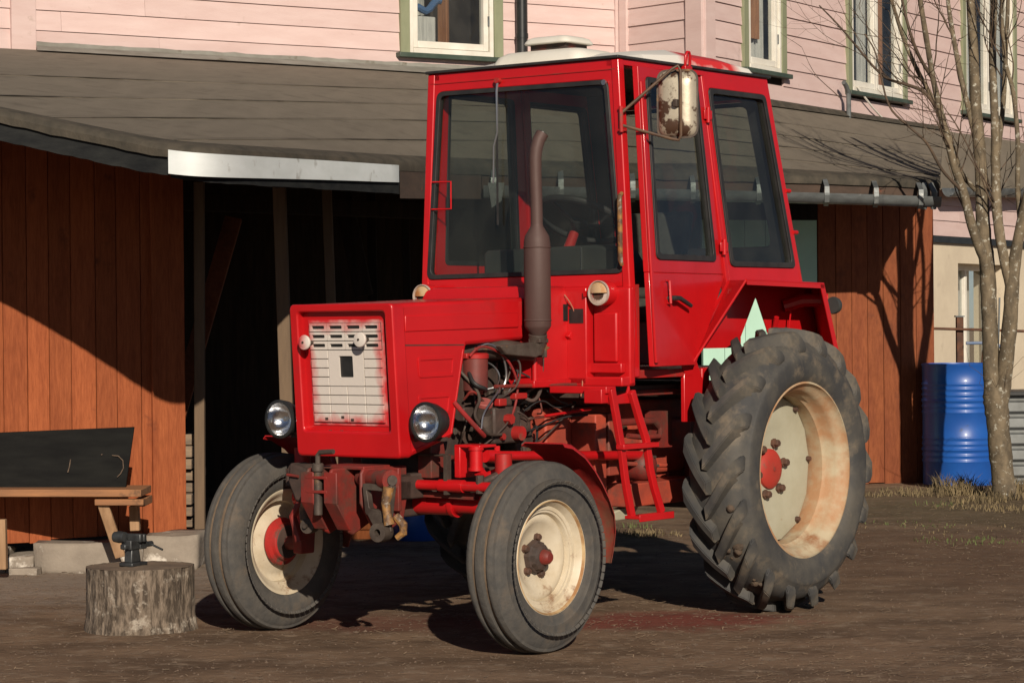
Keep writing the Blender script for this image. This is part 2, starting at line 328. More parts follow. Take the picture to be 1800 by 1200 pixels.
# downpipe
p = FL.P(FL.s(911), 0, .10); dp = MB(); dp.cyl((p.x, p.y, 3.36), (p.x, p.y, 5.3), .047, 16); dp.cyl((p.x, p.y, 3.62), (p.x, p.y, 3.66), .052, 16)
dp.build('downpipe', BLACKM, house)
def window(F, a0, a1, z0, z1, nsash):
    c = F.box(MB(), a0, a0+.085, z0, z1, 0, .045); F.box(c, a1-.085, a1, z0, z1, 0, .045); F.box(c, a0+.085, a1-.085, z1-.09, z1, 0, .043)
    win = c.build('window', GREENP, house, bevel=.003)
    F.box(MB(), a0-.03, a1+.03, z0-.04, z0-.002, 0, .085).build('sill', DGREEN, win, bevel=.004)
    b0, b1, y0, y1 = a0+.087, a1-.087, z0+.002, z1-.092
    fr = MB(); F.box(fr, b0, b0+.035, y0, y1, -.07, .034); F.box(fr, b1-.035, b1, y0, y1, -.07, .034); F.box(fr, b0+.035, b1-.035, y0, y0+.04, -.07, .04); F.box(fr, b0+.035, b1-.035, y1-.03, y1, -.07, .034)
    fr.build('frame', WHITEP, win, bevel=.003)
    i0, i1 = b0+.038, b1-.038; wS = (i1-i0)/nsash
    for k in range(nsash):
        q0, q1 = i0+k*wS+.002, i0+(k+1)*wS-.002; sh = MB()
        F.box(sh, q0, q0+.045, y0+.045, y1-.033, -.05, .018); F.box(sh, q1-.045, q1, y0+.045, y1-.033, -.05, .018)
        F.box(sh, q0+.045, q1-.045, y0+.045, y0+.10, -.05, .018); F.box(sh, q0+.045, q1-.045, y1-.08, y1-.033, -.05, .018)
        sh.build('sash', WHITEP, win, bevel=.004)
        F.box(MB(), q0+.043, q1-.043, y0+.098, y1-.078, -.022, -.018).build('pane', WGLASS, win, smooth=0)
        hg = MB(); F.box(hg, q1-.008, q1+.006, y0+.25, y0+.33, .018, .027); hg.build('hinge', ZINC, win, smooth=0)
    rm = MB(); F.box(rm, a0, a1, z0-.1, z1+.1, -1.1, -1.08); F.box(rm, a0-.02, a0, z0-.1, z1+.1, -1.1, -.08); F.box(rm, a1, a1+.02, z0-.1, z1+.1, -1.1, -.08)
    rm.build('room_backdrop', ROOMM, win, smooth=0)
    return win, (i0, i1, y0, y1)
for k, (F, a0, a1, z0, z1, n) in enumerate(WIN):
    win, (i0, i1, y0, y1) = window(F, a0, a1, z0, z1, n)
    def curtain(c0, c1, m, d=-.14, zb=None):
        mb = MB(); n_ = 40; vs = []
        for i in range(n_+1):
            a = lerp(c0, c1, i/n_); dd = d+.018*math.sin(i*1.3)+.008*math.sin(i*3.1); 
            for z in (zb or y0-.02, y1+.05): vs.append(F.P(a, z, dd))
        mb.add(vs, [(2*i, 2*i+2, 2*i+3, 2*i+1) for i in range(n_)]).build('curtain', m, win)
    W_ = i1-i0
    if k == 0: curtain(i0+W_*.44, i0+W_*.58, CURT, -.12); curtain(i0, i0+W_*.42, LACE, -.32, y0+.35)
    if k == 1: curtain(i0, i0+W_*.70, CURT, -.085, y0+.28); curtain(i0, i0+W_, LACE, -.13, y0-.02)
    if k == 2: curtain(i0+W_*.52, i0+W_*.82, CURT, -.085); curtain(i0+W_*.30, i0+W_*.46, LACE, -.085)
    if k == 3: curtain(i0+W_*.6, i0+W_*.95, LACE, -.085); curtain(i0+W_*.05, i0+W_*.25, LACE, -.085)
# white and blue reflection in the first window, built as solid shapes
F = FL; a = WIN[0][1]+.2
bx = MB(); F.box(bx, a, a+.22, 3.55, 3.78, -.30, -.12)
t_ = wthing('pane_reflection', 'white and blue reflection in the window left of the downpipe, built as solid shapes', 'box', F.P(a+.1, 3.55, -.2))
bx.build('white_reflection', LACE, t_, bevel=.01)
bl = MB(); pts = [F.P(a-.02+.28*i/8, 3.80+.03*math.sin(i*1.1)+.012*i, -.11) for i in range(9)]; bl.tube(pts, .03, 8)
bl.build('blue_reflection', mat('blue_reflection', (.05,.12,.25), .9), t_)
# white cable, vent pipe
cab_ = MB(); s0 = FR.s(1502); q = [FR.P(s0, 3.42, .05), FR.P(s0+.06, 3.36, .07), FR.P(FR.s(1525), 3.25, .07), FR.P(FR.s(1548), 3.15, .06)]
tag(cab_.tube(q, .009, 6).build('cable', WHITEP), 'thin white cable hanging from the window down to the roof edge', 'cable')
vp = MB(); s0 = FR.s(1472); vp.tube([FR.P(s0-.1, 3.42, .13), FR.P(s0-.05, 3.39, .13), FR.P(s0, 3.33, .13), FR.P(s0, 3.10, .13)], .022, 10)
tag(vp.build('vent_pipe', ZINC), 'short bent grey pipe sticking up from the roof below the twin window', 'pipe')
# plastered basement storey with its window
mb = MB(); F = FR; w0, w1 = F.s(1683), F.s(1768); z1 = 2.05
F.box(mb, F.s(1400), w0, 0, z1, -.35, .012); F.box(mb, w1, F.s(2100), 0, z1, -.35, .012); F.box(mb, w0, w1, 1.86, z1, -.35, .012); F.box(mb, w0, w1, 0, .62, -.35, .012)
mb.build('wall', PLASTER, house, smooth=0)
F.box(MB(), F.s(1560), F.s(2100), 2.052, 2.115, -.02, .05).build('drip_board', BLACKM, house)
fr = MB(); e = .06
F.box(fr, w0, w0+e, .62, 1.86, -.24, -.18); F.box(fr, w1-e, w1, .62, 1.86, -.24, -.18); F.box(fr, w0+e, w1-e, 1.8, 1.86, -.24, -.18); F.box(fr, w0+e, w1-e, .62, .7, -.24, -.18); F.box(fr, w0+(w1-w0)*.5, w0+(w1-w0)*.5+.05, .7, 1.8, -.24, -.18)
wf = fr.build('window', WHITEP, house, bevel=.003); F.box(MB(), w0+e, w1-e, .7, 1.8, -.22, -.216).build('pane', WGLASS, wf, smooth=0)
F.box(MB(), w0, w1, .6, 1.9, -.42, -.40).build('blind', LACE, wf, smooth=0)
# house roof above the frame
mb = MB(); mb.prism([(-6.5,15.6,5.36),(1.1,20.3,5.36),(1.9,19.6,5.36),(7.6,27.5,5.36),(2,34,5.36),(-8,30,5.36)], (0,0,.18)).build('roof', FELT, house, smooth=0)
# ------------------------------------------------------------------ the lean-to shed
shed = wthing('lean_to_shed', 'lean-to shed with grey felt roof and orange plank walls, open in the middle', 'shed', (0, 16, 0))
EPX = [-260, 0, 120, 230, 300, 340, 380, 420, 460, 500, 600, 700, 845, 970, 1100, 1370, 1500, 1652]
EPY = [150, 200, 226, 249, 262, 265, 268, 270, 272.5, 275, 281, 288, 295, 299, 303, 311, 315, 321]
EY_ = [11.6,11.5,11.42,11.3,11.2,11.14,11.2,11.42,11.7,12.02,12.78,13.6,15.2,16.0,16.8,17.8,18.13,18.45]
def ridge(px):
    if px <= 1093: F, zr = FL, 3.32
    elif px <= 1200: F, zr = FB, 3.26
    else: F, zr = FR, 3.15
    if F is FB: s_ = (px-1093)/107*FB.L; p = F.P(s_, zr, .05)
    else: p = F.P(F.s(px), zr, .05)
    if px > 1093 and px <= 1200: p.z = lerp(3.32, 3.15, (px-1093)/107)
    return p
def eave(px):
    q = [px+k*12 for k in range(-4, 5)]; return at(px, sum(interp(v, EPX, EPY) for v in q)/9, sum(interp(v, EPX, EY_) for v in q)/9)
def surf(px, t): # t: 0 ridge .. 1 eave
    return ridge(px).lerp(eave(px), t)
def yrow(px, k): # photographed lap lines, as pixel heights
    rows = [([-260,0,600,1000,1400,1660],[112,133,155,167,222,262]), ([-260,0,600,1000,1400,1660],[158,170,182,192,243,279]),
            ([-260,0,130,600,1000,1400,1660],[205,208,209,211,219,262,295]), ([-260,0,360,600,1000,1400,1660],[260,255,247,247,250,284,310])]
    return interp(px, rows[k][0], rows[k][1])
def pix_y(p):
    d = p-Vector((0,0,CZ)); return 600-FPX*d.dot(UV)/d.dot(FV)
def tfor(px, y):
    if y <= pix_y(surf(px, 0)): return 0
    if y >= pix_y(surf(px, 1)): return 1
    a, b_ = 0, 1
    for _ in range(26):
        c = (a+b_)/2
        if pix_y(surf(px, c)) < y: a = c
        else: b_ = c
    return (a+b_)/2
pxs = [-260+i*22 for i in range(int(1912/22)+1)]; pxs[-1] = 1652
T = [[0]+[tfor(px, yrow(px, k)) for k in range(4)]+[1] for px in pxs]
rn = random.Random(5)
for c in range(5):
    vs = []; cols = []; M_ = 6
    for i, px in enumerate(pxs):
        t0, t1 = T[i][c], T[i][c+1]
        if t1-t0 < 1e-4: continue
        cols.append(i)
        for j in range(M_+1):
            t = lerp(t0, min(1, t1), j/M_); p = surf(px, t)
            p.z += .006*(j/M_) + .0015*math.sin(px*.013+c*2) + (rn.uniform(.0, .001) if j == M_ else 0)
            vs.append(p)
        e = surf(px, t1); e.z -= .004; vs.append(e)
    n = M_+2; fs = [(i*n+j, i*n+j+1, (i+1)*n+j+1, (i+1)*n+j) for i in range(len(cols)-1) for j in range(n-1)]
    MB().add(vs, fs).build('roofing_sheet', FELT, shed, smooth=30)
# tarry lap joints between the courses
LAP = mat('tar_joint', (.06,.051,.041), .9, spec=.2)
for c in range(1, 5):
    vs = []; k = 0
    for i, px in enumerate(pxs):
        t = T[i][c]
        if t <= .002 or t >= .985: continue
        a_ = surf(px, t); d = (eave(px)-a_).normalized(); up = Vector((0,0,.0115+.0015*math.sin(px*.013+c*2))); wj = rn.uniform(.0, .012)
        vs += [a_-d*wj*.5+up, a_+d*(.010+wj*.5)+up]; k += 1
    if k > 2: MB().add(vs, [(2*i, 2*i+2, 2*i+3, 2*i+1) for i in range(k-1)]).build('lap_joint', LAP, shed, smooth=0)
# deck under the felt
vs = []
for i, px in enumerate(pxs):
    for t in (0, .5, 1):
        p = surf(px, t); vs += [p+Vector((0,0,-.006)), p+Vector((0,0,-.035))]
fs = []
for i in range(len(pxs)-1):
    for j in range(2): fs += [(i*6+j*2, i*6+j*2+2, i*6+8+j*2, i*6+6+j*2), (i*6+j*2+1, i*6+7+j*2, i*6+9+j*2, i*6+3+j*2)]
    fs += [(i*6+4, i*6+5, i*6+11, i*6+10)]
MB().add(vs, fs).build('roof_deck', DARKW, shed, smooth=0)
# drooping felt lip on the eave
def strip(px0, px1, o0, z0, z1, o1=None, step=14, wob=.0, th=.02, zf=None):
    """a board hanging from the eave between two photo columns: o = distance in front of the eave, z0..z1 = drop"""
    k = max(1, int((px1-px0)/step)); vs = []
    for i in range(k+1):
        px = lerp(px0, px1, i/k); e = eave(px); w_ = rn.uniform(-wob, wob); a, b_ = (z0, z1) if zf is None else zf(px)
        for dy, z in ((-o0, a), (-o0, b_+w_), (-o0+th, b_+w_), (-o0+th, a)): vs.append(e+Vector((0, dy, z)))
    fs = [(4*i+j, 4*i+(j+1)%4, 4*i+4+(j+1)%4, 4*i+4+j) for i in range(k) for j in range(4)]+[(0,1,2,3), tuple(4*k+j for j in (3,2,1,0))]
    return MB().add(vs, fs)
vs = []; ks = []
for i, px in enumerate(pxs):
    e = eave(px); d = (ridge(px)-e).normalized(); up = .012+rn.uniform(0, .003)
    vs += [e+d*.30+Vector((0,0,.013)), e+d*.15+Vector((0,0,.018)), e+Vector((0,-.02,up)), e+Vector((0,-.045,-.012+rn.uniform(-.003,.003))), e+Vector((0,-.04,-.045+rn.uniform(-.004,.004)))]
fs = [(i*5+j, i*5+j+1, (i+1)*5+j+1, (i+1)*5+j) for i in range(len(pxs)-1) for j in range(4)]
MB().add(vs, fs).build('eave_lip', FELTEDGE, shed, smooth=50)
strip(-260, 298, .02, -.03, -.125, wob=.003).build('tarred_fascia', TARB, shed, smooth=0)
strip(299, 702, .066, -.0, 0, zf=lambda px: (-.012, interp(px, [299,702], [-.118,-.105]))).build('white_fascia_board', WHITEB, shed, 'white painted fascia board', smooth=40)
strip(300, 702, .012, 0, 0, wob=.003, zf=lambda px: (-.05, interp(px, [299,702], [-.13,-.165]))).build('tarred_fascia', TARB, shed, smooth=0)
strip(703, 846, .03, -.03, -.19).build('brown_fascia', BROWNF, shed, smooth=0)
strip(847, 1650, .02, -.03, -.13).build('brown_fascia', BROWNF, shed, smooth=0)
# gutter
def gutter(pa, pb, drop, name='gutter', m=ZINC, r=.075, step=16):
    k = max(2, int((pb-pa)/step)); vs = []; n = 9
    for i in range(k+1):
        e = eave(lerp(pa, pb, i/k)); gzz = drop
        for j in range(n):
            a = math.pi*j/(n-1); vs.append(e+Vector((0, -.10-math.cos(a)*r*(-1) , gzz-math.sin(a)*r)))
        for j in range(n-1, -1, -1):
            a = math.pi*j/(n-1); vs.append(e+Vector((0, -.10+math.cos(a)*(r-.004), gzz-math.sin(a)*(r-.004))))
    q = 2*n; fs = [(i*q+j, i*q+(j+1)%q, (i+1)*q+(j+1)%q, (i+1)*q+j) for i in range(k) for j in range(q)]
    return MB().add(vs, fs).build(name, m, shed, smooth=50)
gu = gutter(850, 1648, -.115)
for px in (868, 985, 1110, 1215, 1330, 1448, 1534, 1612):
    e = eave(px); b_ = MB(); pts = [e+Vector((0, -.005, -.01)), e+Vector((0, -.06, -.02)), e+Vector((0,-.178,-.075)), e+Vector((0,-.184,-.13)), e+Vector((0,-.165,-.18)), e+Vector((0,-.10,-.205))]
    vs = []
    for p in pts:
        for dx, dz in ((-.017,0),(.017,0),(.017,.008),(-.017,.008)): vs.append(p+Vector((dx, -.004, dz)))
    fs = [(4*i+j, 4*i+(j+1)%4, 4*i+4+(j+1)%4, 4*i+4+j) for i in range(5) for j in range(4)]
    b_.add(vs, fs).build('gutter_bracket', ZINC, shed, smooth=0)
e = eave(858); MB().prism([e+Vector((0,-.18,-.10)), e+Vector((.1,-.18,-.10)), e+Vector((.08,-.16,-.21)), e+Vector((.02,-.13,-.25))], (0,.012,0)).build('gutter_end', ZINC, shed, smooth=0)
# flashing against the house
def flash(px0, px1, zt, w_):
    k = int((px1-px0)/20); vs = []
    for i in range(k+1):
        px = lerp(px0, px1, i/k); r_ = ridge(px); d = (eave(px)-r_).normalized(); q = r_+FL.n*0
        vs += [r_+Vector((0,-.012,zt+rn.uniform(-.005,.005))), r_+Vector((0,-.03,.03)), r_+d*w_*.5+Vector((0,0,.03)), r_+d*w_+Vector((0,0,.014))]
    return MB().add(vs, [(i*4+j, i*4+j+1, (i+1)*4+j+1, (i+1)*4+j) for i in range(k) for j in range(3)])
flash(66, 1085, .06, .30).build('flashing', FLASH, shed, smooth=40)
flash(1210, 1650, .0, .25).build('flashing', FELTEDGE, shed, smooth=40)
# roof strip beyond the corner, eave shaped back to let sun onto the wall
def ridge2(px): return FR.P(FR.s(px), 3.15, .03)
def eave2(px): return at(px, 325+(px-1652)*.02, FR.P(FR.s(px), 0, .30).y-.1)
pp = [1652+i*16 for i in range(22)]; vs = []
for px in pp:
    for j in range(7): p = ridge2(px).lerp(eave2(px), j/6); vs.append(p+Vector((0,0,.003*math.sin(px*.1+j))))
    vs.append(eave2(px)+Vector((0,0,-.05)))
MB().add(vs, [(i*8+j, i*8+j+1, (i+1)*8+j+1, (i+1)*8+j) for i in range(len(pp)-1) for j in range(7)]).build('roofing_sheet', FELT, shed, smooth=30)
vs = []
for px in pp:
    e = eave2(px)+FR.n*.09+Vector((0,0,-.03))
    for j in range(9):
        a = math.pi*j/8; vs.append(e+FR.n*(.07*math.cos(a))+Vector((0,0,-.09*math.sin(a))))
MB().add(vs, [(i*9+j, i*9+j+1, (i+1)*9+j+1, (i+1)*9+j) for i in range(len(pp)-1) for j in range(8)]).build('gutter', ZINC, shed, smooth=50)
# down pipes bunched at the step of the gutter
e = eave(1650)
for k, dx in enumerate((-.13, -.06)):
    MB().tube([e+Vector((dx-.02*k,-.12,-.02)), e+Vector((dx,-.16,-.08)), e+Vector((dx,-.12,-.2))], .022, 8).build('gutter_outlet', ZINC, shed)
# walls
A0 = at(0, 600, 13.2); A1 = at(313, 600, 13.7); A0.z = A1.z = 0; du = (A1-A0).normalized(); dn = Vector((du.y, -du.x, 0))
WLEN = (A1-A0).length
def lbox(mb, a0, a1, z0, z1, d0, d1, o=A0, u=du, n=dn, zt=None):
    vs = [o+u*a+n*d+Vector((0, 0, (z0, z1 if zt is None or a == a0 else zt)[k])) for a in (a0, a1) for d in (d0, d1) for k in (0, 1)]
    return mb.add(vs, [(0,1,3,2),(4,6,7,5),(0,4,5,1),(2,3,7,6),(0,2,6,4),(1,5,7,3)])
a = -1.6; rw = random.Random(11)
while a < WLEN-.02:
    wd_ = min(rw.uniform(.112, .14), WLEN-a)
    lbox(MB(), a+.002, a+wd_-.002, .165+rw.uniform(-.012, .01), 2.42, 0, .022+rw.uniform(-.002, .003)).build('wall_board', ORANGE, shed, smooth=0, bevel=.002, seg=1)
    a += wd_
lbox(MB(), -1.6, WLEN-.01, .2, 2.42, -.03, -.002).build('wall_backing', DARKW, shed, smooth=0)
lbox(MB(), WLEN-.17, WLEN+.02, .155, 2.42, .0265, .046).build('wall_board', ORANGE, shed, smooth=0, bevel=.002)
# unseen far left end, added to keep light out; back wall behind
bw = MB(); bw.prism([(-4.3,12.6,0),(-4.3,17.2,0),(-4.34,17.2,0),(-4.34,12.6,0)], (0,0,3.2)); bw.build('unseen_side_wall', DARKW, shed, smooth=0)
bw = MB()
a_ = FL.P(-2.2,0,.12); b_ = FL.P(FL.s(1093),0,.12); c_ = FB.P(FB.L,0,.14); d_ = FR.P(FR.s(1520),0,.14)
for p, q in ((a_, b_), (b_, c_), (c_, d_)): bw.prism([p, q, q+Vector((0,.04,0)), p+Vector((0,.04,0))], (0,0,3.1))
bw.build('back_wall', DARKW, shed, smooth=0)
B0 = at(1235, 600, 19.2); B1 = at(1642, 600, 19.9); B0.z = B1.z = 0; bu = (B1-B0).normalized(); bn = Vector((bu.y, -bu.x, 0)); BL = (B1-B0).length
def rx(px): r = (px-900)/FPX; return (r*B0.y-B0.x)/(bu.x-bu.y*r)
a = rx(1437); k = 0
while a < BL-.03:
    wd_ = min(rw.uniform(.135, .16), BL-a)
    lbox(MB(), a+.002, a+wd_-.002, .0+rw.uniform(.0, .03), 2.36, 0, .022+rw.uniform(-.002, .002), B0, bu, bn).build('wall_board', ORANGE2, shed, smooth=0, bevel=.002, seg=1); a += wd_
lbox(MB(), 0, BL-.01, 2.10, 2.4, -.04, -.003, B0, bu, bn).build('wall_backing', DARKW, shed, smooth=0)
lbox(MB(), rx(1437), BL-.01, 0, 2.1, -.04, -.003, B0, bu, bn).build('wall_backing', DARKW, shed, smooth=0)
e = B1+Vector((0,0,0)); MB().prism([e, e+Vector((0,3.6,0)), e+Vector((-.03,3.6,0)), e+Vector((-.03,0,0))], (0,0,2.5)).build('unseen_side_wall', ORANGE2, shed, smooth=0)
dr = lbox(MB(), rx(1235), rx(1437)-.005, .05, 2.08, -.02, .012, B0, bu, bn).build('door', MINT, shed, 'mint green plank door', smooth=0)
for k in range(1, 5): lbox(MB(), rx(1235)+k*.178, rx(1235)+k*.178+.004, .05, 2.08, .012, .014, B0, bu, bn).build('door_seam', mat('door_joint', (.12,.2,.16)) if k == 1 else bpy.data.materials['door_joint'], dr, smooth=0)
lbox(MB(), rx(1235), rx(1437), 2.085, 2.36, 0, .02, B0, bu, bn).build('wall_board', DARKW, shed, smooth=0)
# stones of the left foundation
def stone(x0, x1, zt, Yf, name='foundation_block', depth=.3, sd=0, m=CONC):
    p0 = at(x0, 990, Yf); p1 = at(x1, 990, Yf); b_ = bmesh.new(); bmesh.ops.create_cube(b_, size=1)
    bmesh.ops.subdivide_edges(b_, edges=b_.edges, cuts=5, use_grid_fill=True)
    for v in b_.verts:
        v.co = Vector((lerp(p0.x, p1.x, v.co.x+.5), Yf+(v.co.y+.5)*depth, (v.co.z+.5)*zt))
        nz = NZ.noise_vector(v.co*7+Vector((sd, 0, 0)))*.016; v.co += nz
    me = bpy.data.meshes.new(name); b_.to_mesh(me); b_.free(); me.materials.append(m)
    for p in me.polygons: p.use_smooth = True
    link(name, me, shed, bevel=0)
stone(-260, 8, .14, 13.1, sd=1); stone(10, 58, .10, 13.12, sd=2); stone(60, 250, .16, 13.12, sd=3); stone(252, 347, .19, 13.2, depth=.45, sd=5); stone(16, 66, .045, 12.98, depth=.1, sd=6)
# posts and braces inside
def beam(name, pa, pb, Y, w_, Yb=None, m=DARKW, d=None, par=shed):
    a = at(*pa, Y); b_ = at(*pb, Yb or Y); ax = (b_-a).normalized(); sx = ax.cross(Vector((0,1,0))).normalized()*w_/2; sy = ax.cross(sx).normalized()*(d or w_)/2
    vs = [p+sx*i+sy*j for p in (a, b_) for i, j in ((-1,-1),(1,-1),(1,1),(-1,1))]
    return MB().add(vs, [(0,1,2,3),(7,6,5,4)]+[(k, (k+1)%4, 4+(k+1)%4, 4+k) for k in range(4)]).build(name, m, par, bevel=.004)
POSTW = mat('grey_post_wood', (.16,.11,.07), .85, spec=.2, col2=(.13,.09,.06), scale=6, stretch=(6,6,.7), bump=.002, bscale=25, bstretch=(6,6,.7))
beam('post', (352,985), (350,320), 13.8, .056, m=POSTW)
beam('post', (508,830), (491,330), 13.85, .07, m=POSTW)
beam('post', (594,850), (574,330), 14.6, .055, m=POSTW)
beam('post', (662,850), (652,330), 17, .06, m=DARKW); beam('post', (722,850), (712,330), 17, .05, m=DARKW)
beam('brace', (302,760), (410,385), 13.74, .10, Yb=14.6, m=ORANGE2, d=.04)
beam('brace', (640,520), (600,330), 16.8, .12, m=DARKW)
beam('tie_beam', (250,352), (760,372), 14.6, .1, Yb=16.2, m=DARKW)
# ================================================================== loose things in the yard
BARK = mat('stump_bark', (.20,.155,.115), .95, col2=(.065,.048,.034), scale=13, lo=.42, hi=.58, stretch=(3.2,3.2,.9), col3=(.36,.31,.25), scale3=14, lo3=.55, hi3=.64, bump=.02, bscale=16, bstretch=(3.2,3.2,.8))
CUTW = mat('cut_wood', (.21,.15,.10), .9, col2=(.12,.085,.06), scale=10, bump=.002)
STEEL = mat('worn_steel', (.10,.105,.105), .4, metal=.7, col2=(.05,.05,.052), scale=20, rough2=.6)
BLUE = mat('blue_drum_paint', (.012,.085,.34), .40, coat=.08, col2=(.010,.07,.30), scale=4, col3=(.03,.05,.10), scale3=9, lo3=.66, hi3=.72, bump=.0006, bscale=8)
RUST = mat('rust', (.13,.055,.028), .85, col2=(.06,.03,.02), scale=14, bump=.001)
BLACKB = mat('black_sheet', (.006,.006,.006), .8, spec=.12, col2=(.011,.011,.010), scale=4, stretch=(1,1,5), bump=.0006, rough2=.75)
GALV = mat('galvanised_sheet', (.19,.20,.195), .55, metal=.4, col2=(.12,.125,.12), scale=5)
TREEB = mat('alder_bark', (.175,.135,.085), .85, col2=(.085,.066,.042), scale=8, lo=.38, hi=.62, stretch=(2,2,1), col3=(.40,.38,.31), scale3=26, lo3=.57, hi3=.66, bump=.004, bscale=24, bstretch=(1.4,1.4,3.5))
TWIGM = mat('twig_bark', (.11,.072,.045), .8, col2=(.055,.04,.028), scale=9)
DRYG = mat('dry_grass', (.22,.165,.085), .9, col2=(.10,.075,.04), scale=6)
GREENG = mat('green_grass', (.07,.10,.025), .9, col2=(.12,.13,.05), scale=6)
STRAW = mat('straw_bits', (.19,.135,.085), .9, col2=(.09,.062,.042), scale=3)
PEB = mat('pebble_grey', (.16,.112,.078), .95, col2=(.075,.052,.037), scale=40, lo=.35, hi=.65)
GREYW = mat('grey_old_timber', (.24,.17,.11), .9, col2=(.13,.10,.075), scale=6, stretch=(1,6,6), bump=.003, bscale=20, bstretch=(1,6,6), rand=.25)
# ---- stump
SC = Vector((at(246, 1050, 10.62).x, 10.62, .010)); SR = .222
st = thing('chopping_block', 'short round chopping block with rough grey bark, standing left of the tractor', 'tree stump', SC)
vs = []; n = 120; hs = 26; H_ = .270
for j in range(hs+1):
    z = H_*j/hs
    for i in range(n):
        a = 2*math.pi*i/n; r = SR*(1+.03*math.sin(2*a+1)+.02*math.sin(3*a)) + .012*max(0, 1-j/6)
        g = NZ.fractal(Vector((math.cos(a)*5.5, math.sin(a)*5.5, z*3.2)), .9, 2.1, 4); r += .012*g - .006*max(0, g)**.5
        vs.append((r*math.cos(a), r*math.sin(a), z))
fs = [(j*n+i, j*n+(i+1)%n, (j+1)*n+(i+1)%n, (j+1)*n+i) for j in range(hs) for i in range(n)]
MB().add(vs, fs).build('bark', BARK, st, smooth=60)
vs = [(0,0,H_+.002)]+[((SR-.004)*t*math.cos(2*math.pi*i/n)*(1+.03*math.sin(4*math.pi*i/n+1)), (SR-.004)*t*math.sin(2*math.pi*i/n)*(1+.03*math.sin(4*math.pi*i/n+1)), H_-.001+.004*NZ.noise(Vector((i*.2, t*6, 0)))) for t in (.33,.66,1) for i in range(n)]
fs = [(0, 1+i, 1+(i+1)%n) for i in range(n)]+[(1+k*n+i, 1+k*n+n+i, 1+k*n+n+(i+1)%n, 1+k*n+(i+1)%n) for k in range(2) for i in range(n)]
MB().add(vs, fs).build('cut_face', CUTW, st, smooth=60)
# ---- vise
vo = at(232, 990, 10.6); vs_ = thing('bench_vise', 'small dark steel bench vise bolted on top of the chopping block', 'vise', (vo.x, 10.62, H_+.01), R_(62))
MB().box(-.05,.06,-.035,.035,0,.016).build('base', STEEL, vs_, bevel=.004)
MB().prism([(-.035,-.02,.015),(.035,-.02,.015),(.022,-.02,.075),(-.03,-.02,.075)], (0,.04,0)).build('column', STEEL, vs_, bevel=.005)
MB().box(-.045,.02,-.026,.026,.07,.112).box(-.002,.02,-.042,.042,.10,.136).build('fixed_jaw', STEEL, vs_, bevel=.005)
MB().box(.026,.075,-.022,.022,.068,.108).box(.026,.046,-.042,.042,.10,.134).box(-.07,.1,-.014,.014,.074,.096).build('moving_jaw', STEEL, vs_, bevel=.005)
MB().cyl((.1,0,.084),(.135,0,.084),.012,12).cyl((.125,-.065,.06),(.125,.065,.108),.005,8).build('screw_handle', STEEL, vs_)
MB().lathe([(.001,.06),(.022,.055),(.026,.03),(.022,0),(.001,-.004)], (-.05,0,.125), (0,1,0), 20).build('anvil', STEEL, vs_)
# ---- bench and panel
be = wthing('plank_bench', 'rough plank bench with slanting braces in front of the left orange wall', 'bench', (-2.2, 12.9, 0))
def pb(name, x0, x1, yt, yb, Y0, Y1, m=ORBOARD):
    a = at(x0, yt, Y0); b_ = at(x1, yt, Y0); zb = at(x0, yb, Y0).z
    MB().prism([(a.x,Y0,a.z),(b_.x,Y0,b_.z),(b_.x,Y0,zb-(a.z-b_.z)),(a.x,Y0,zb)], (0,Y1-Y0,0)).build(name, m, be, bevel=.004)
pb('seat', -260, 248, 860, 873, 12.72, 13.08)
pb('rail', 166, 252, 877, 888, 12.74, 12.80); pb('rail', 236, 254, 876, 890, 12.82, 13.1)
beam('leg', (236,888), (238,932), 13.0, .05, m=RAWW, par=be); beam('brace', (180,882), (212,978), 12.78, .055, Yb=12.86, m=RAWW, par=be, d=.03)
beam('leg', (2,912), (4,1000), 12.75, .05, m=RAWW, par=be); beam('leg', (-180,880), (-180,1000), 12.75, .05, m=RAWW, par=be)
lean = [at(-200, 768, 12.97), at(236, 750, 12.97), at(221, 856, 12.90), at(-200, 861, 12.90)]
pn = MB().prism(lean, (0,.018,0)).build('black_panel', BLACKB, bevel=.003)
tag(pn, 'black sheet panel with pale scratches leaning on the plank bench', 'panel')
def scratch(pts):
    MB().tube([at(x, y, 12.895+(861-y)/100*.07-.012) for x, y in pts], .0028, 5).build('scratch', PEB, pn)
scratch([(124,807),(122,820),(119,830)]); scratch([(197,800),(208,801),(216,809),(217,822),(212,832),(206,838)]); scratch([(180,798),(178,799)])
# ---- stacked planks between wall and post
for k in range(8):
    y = 925-k*20.5; hgt = rw.uniform(.050, .063); a = at(316+rw.uniform(-2,3), y, 14.1); b_ = at(344+rw.uniform(-3,3), y, 14.1)
    m_ = MB().box(a.x-.1, b_.x, 14.04+rw.uniform(-.10,.06), 14.5, a.z, a.z+hgt, Matrix.Identity(3)).build('old_plank', GREYW, bevel=.006)
    tag(m_, ['lowest grey plank of the stack beside the shed post','second plank from the bottom of the stack beside the shed post','third plank from the bottom of the stack beside the shed post','fourth plank from the bottom of the stack beside the shed post','fifth plank from the bottom of the stack beside the shed post','third plank from the top of the stack beside the shed post','second plank from the top of the stack beside the shed post','topmost weathered plank of the stack beside the shed post'][k], 'plank', 'planks stacked behind the shed post')
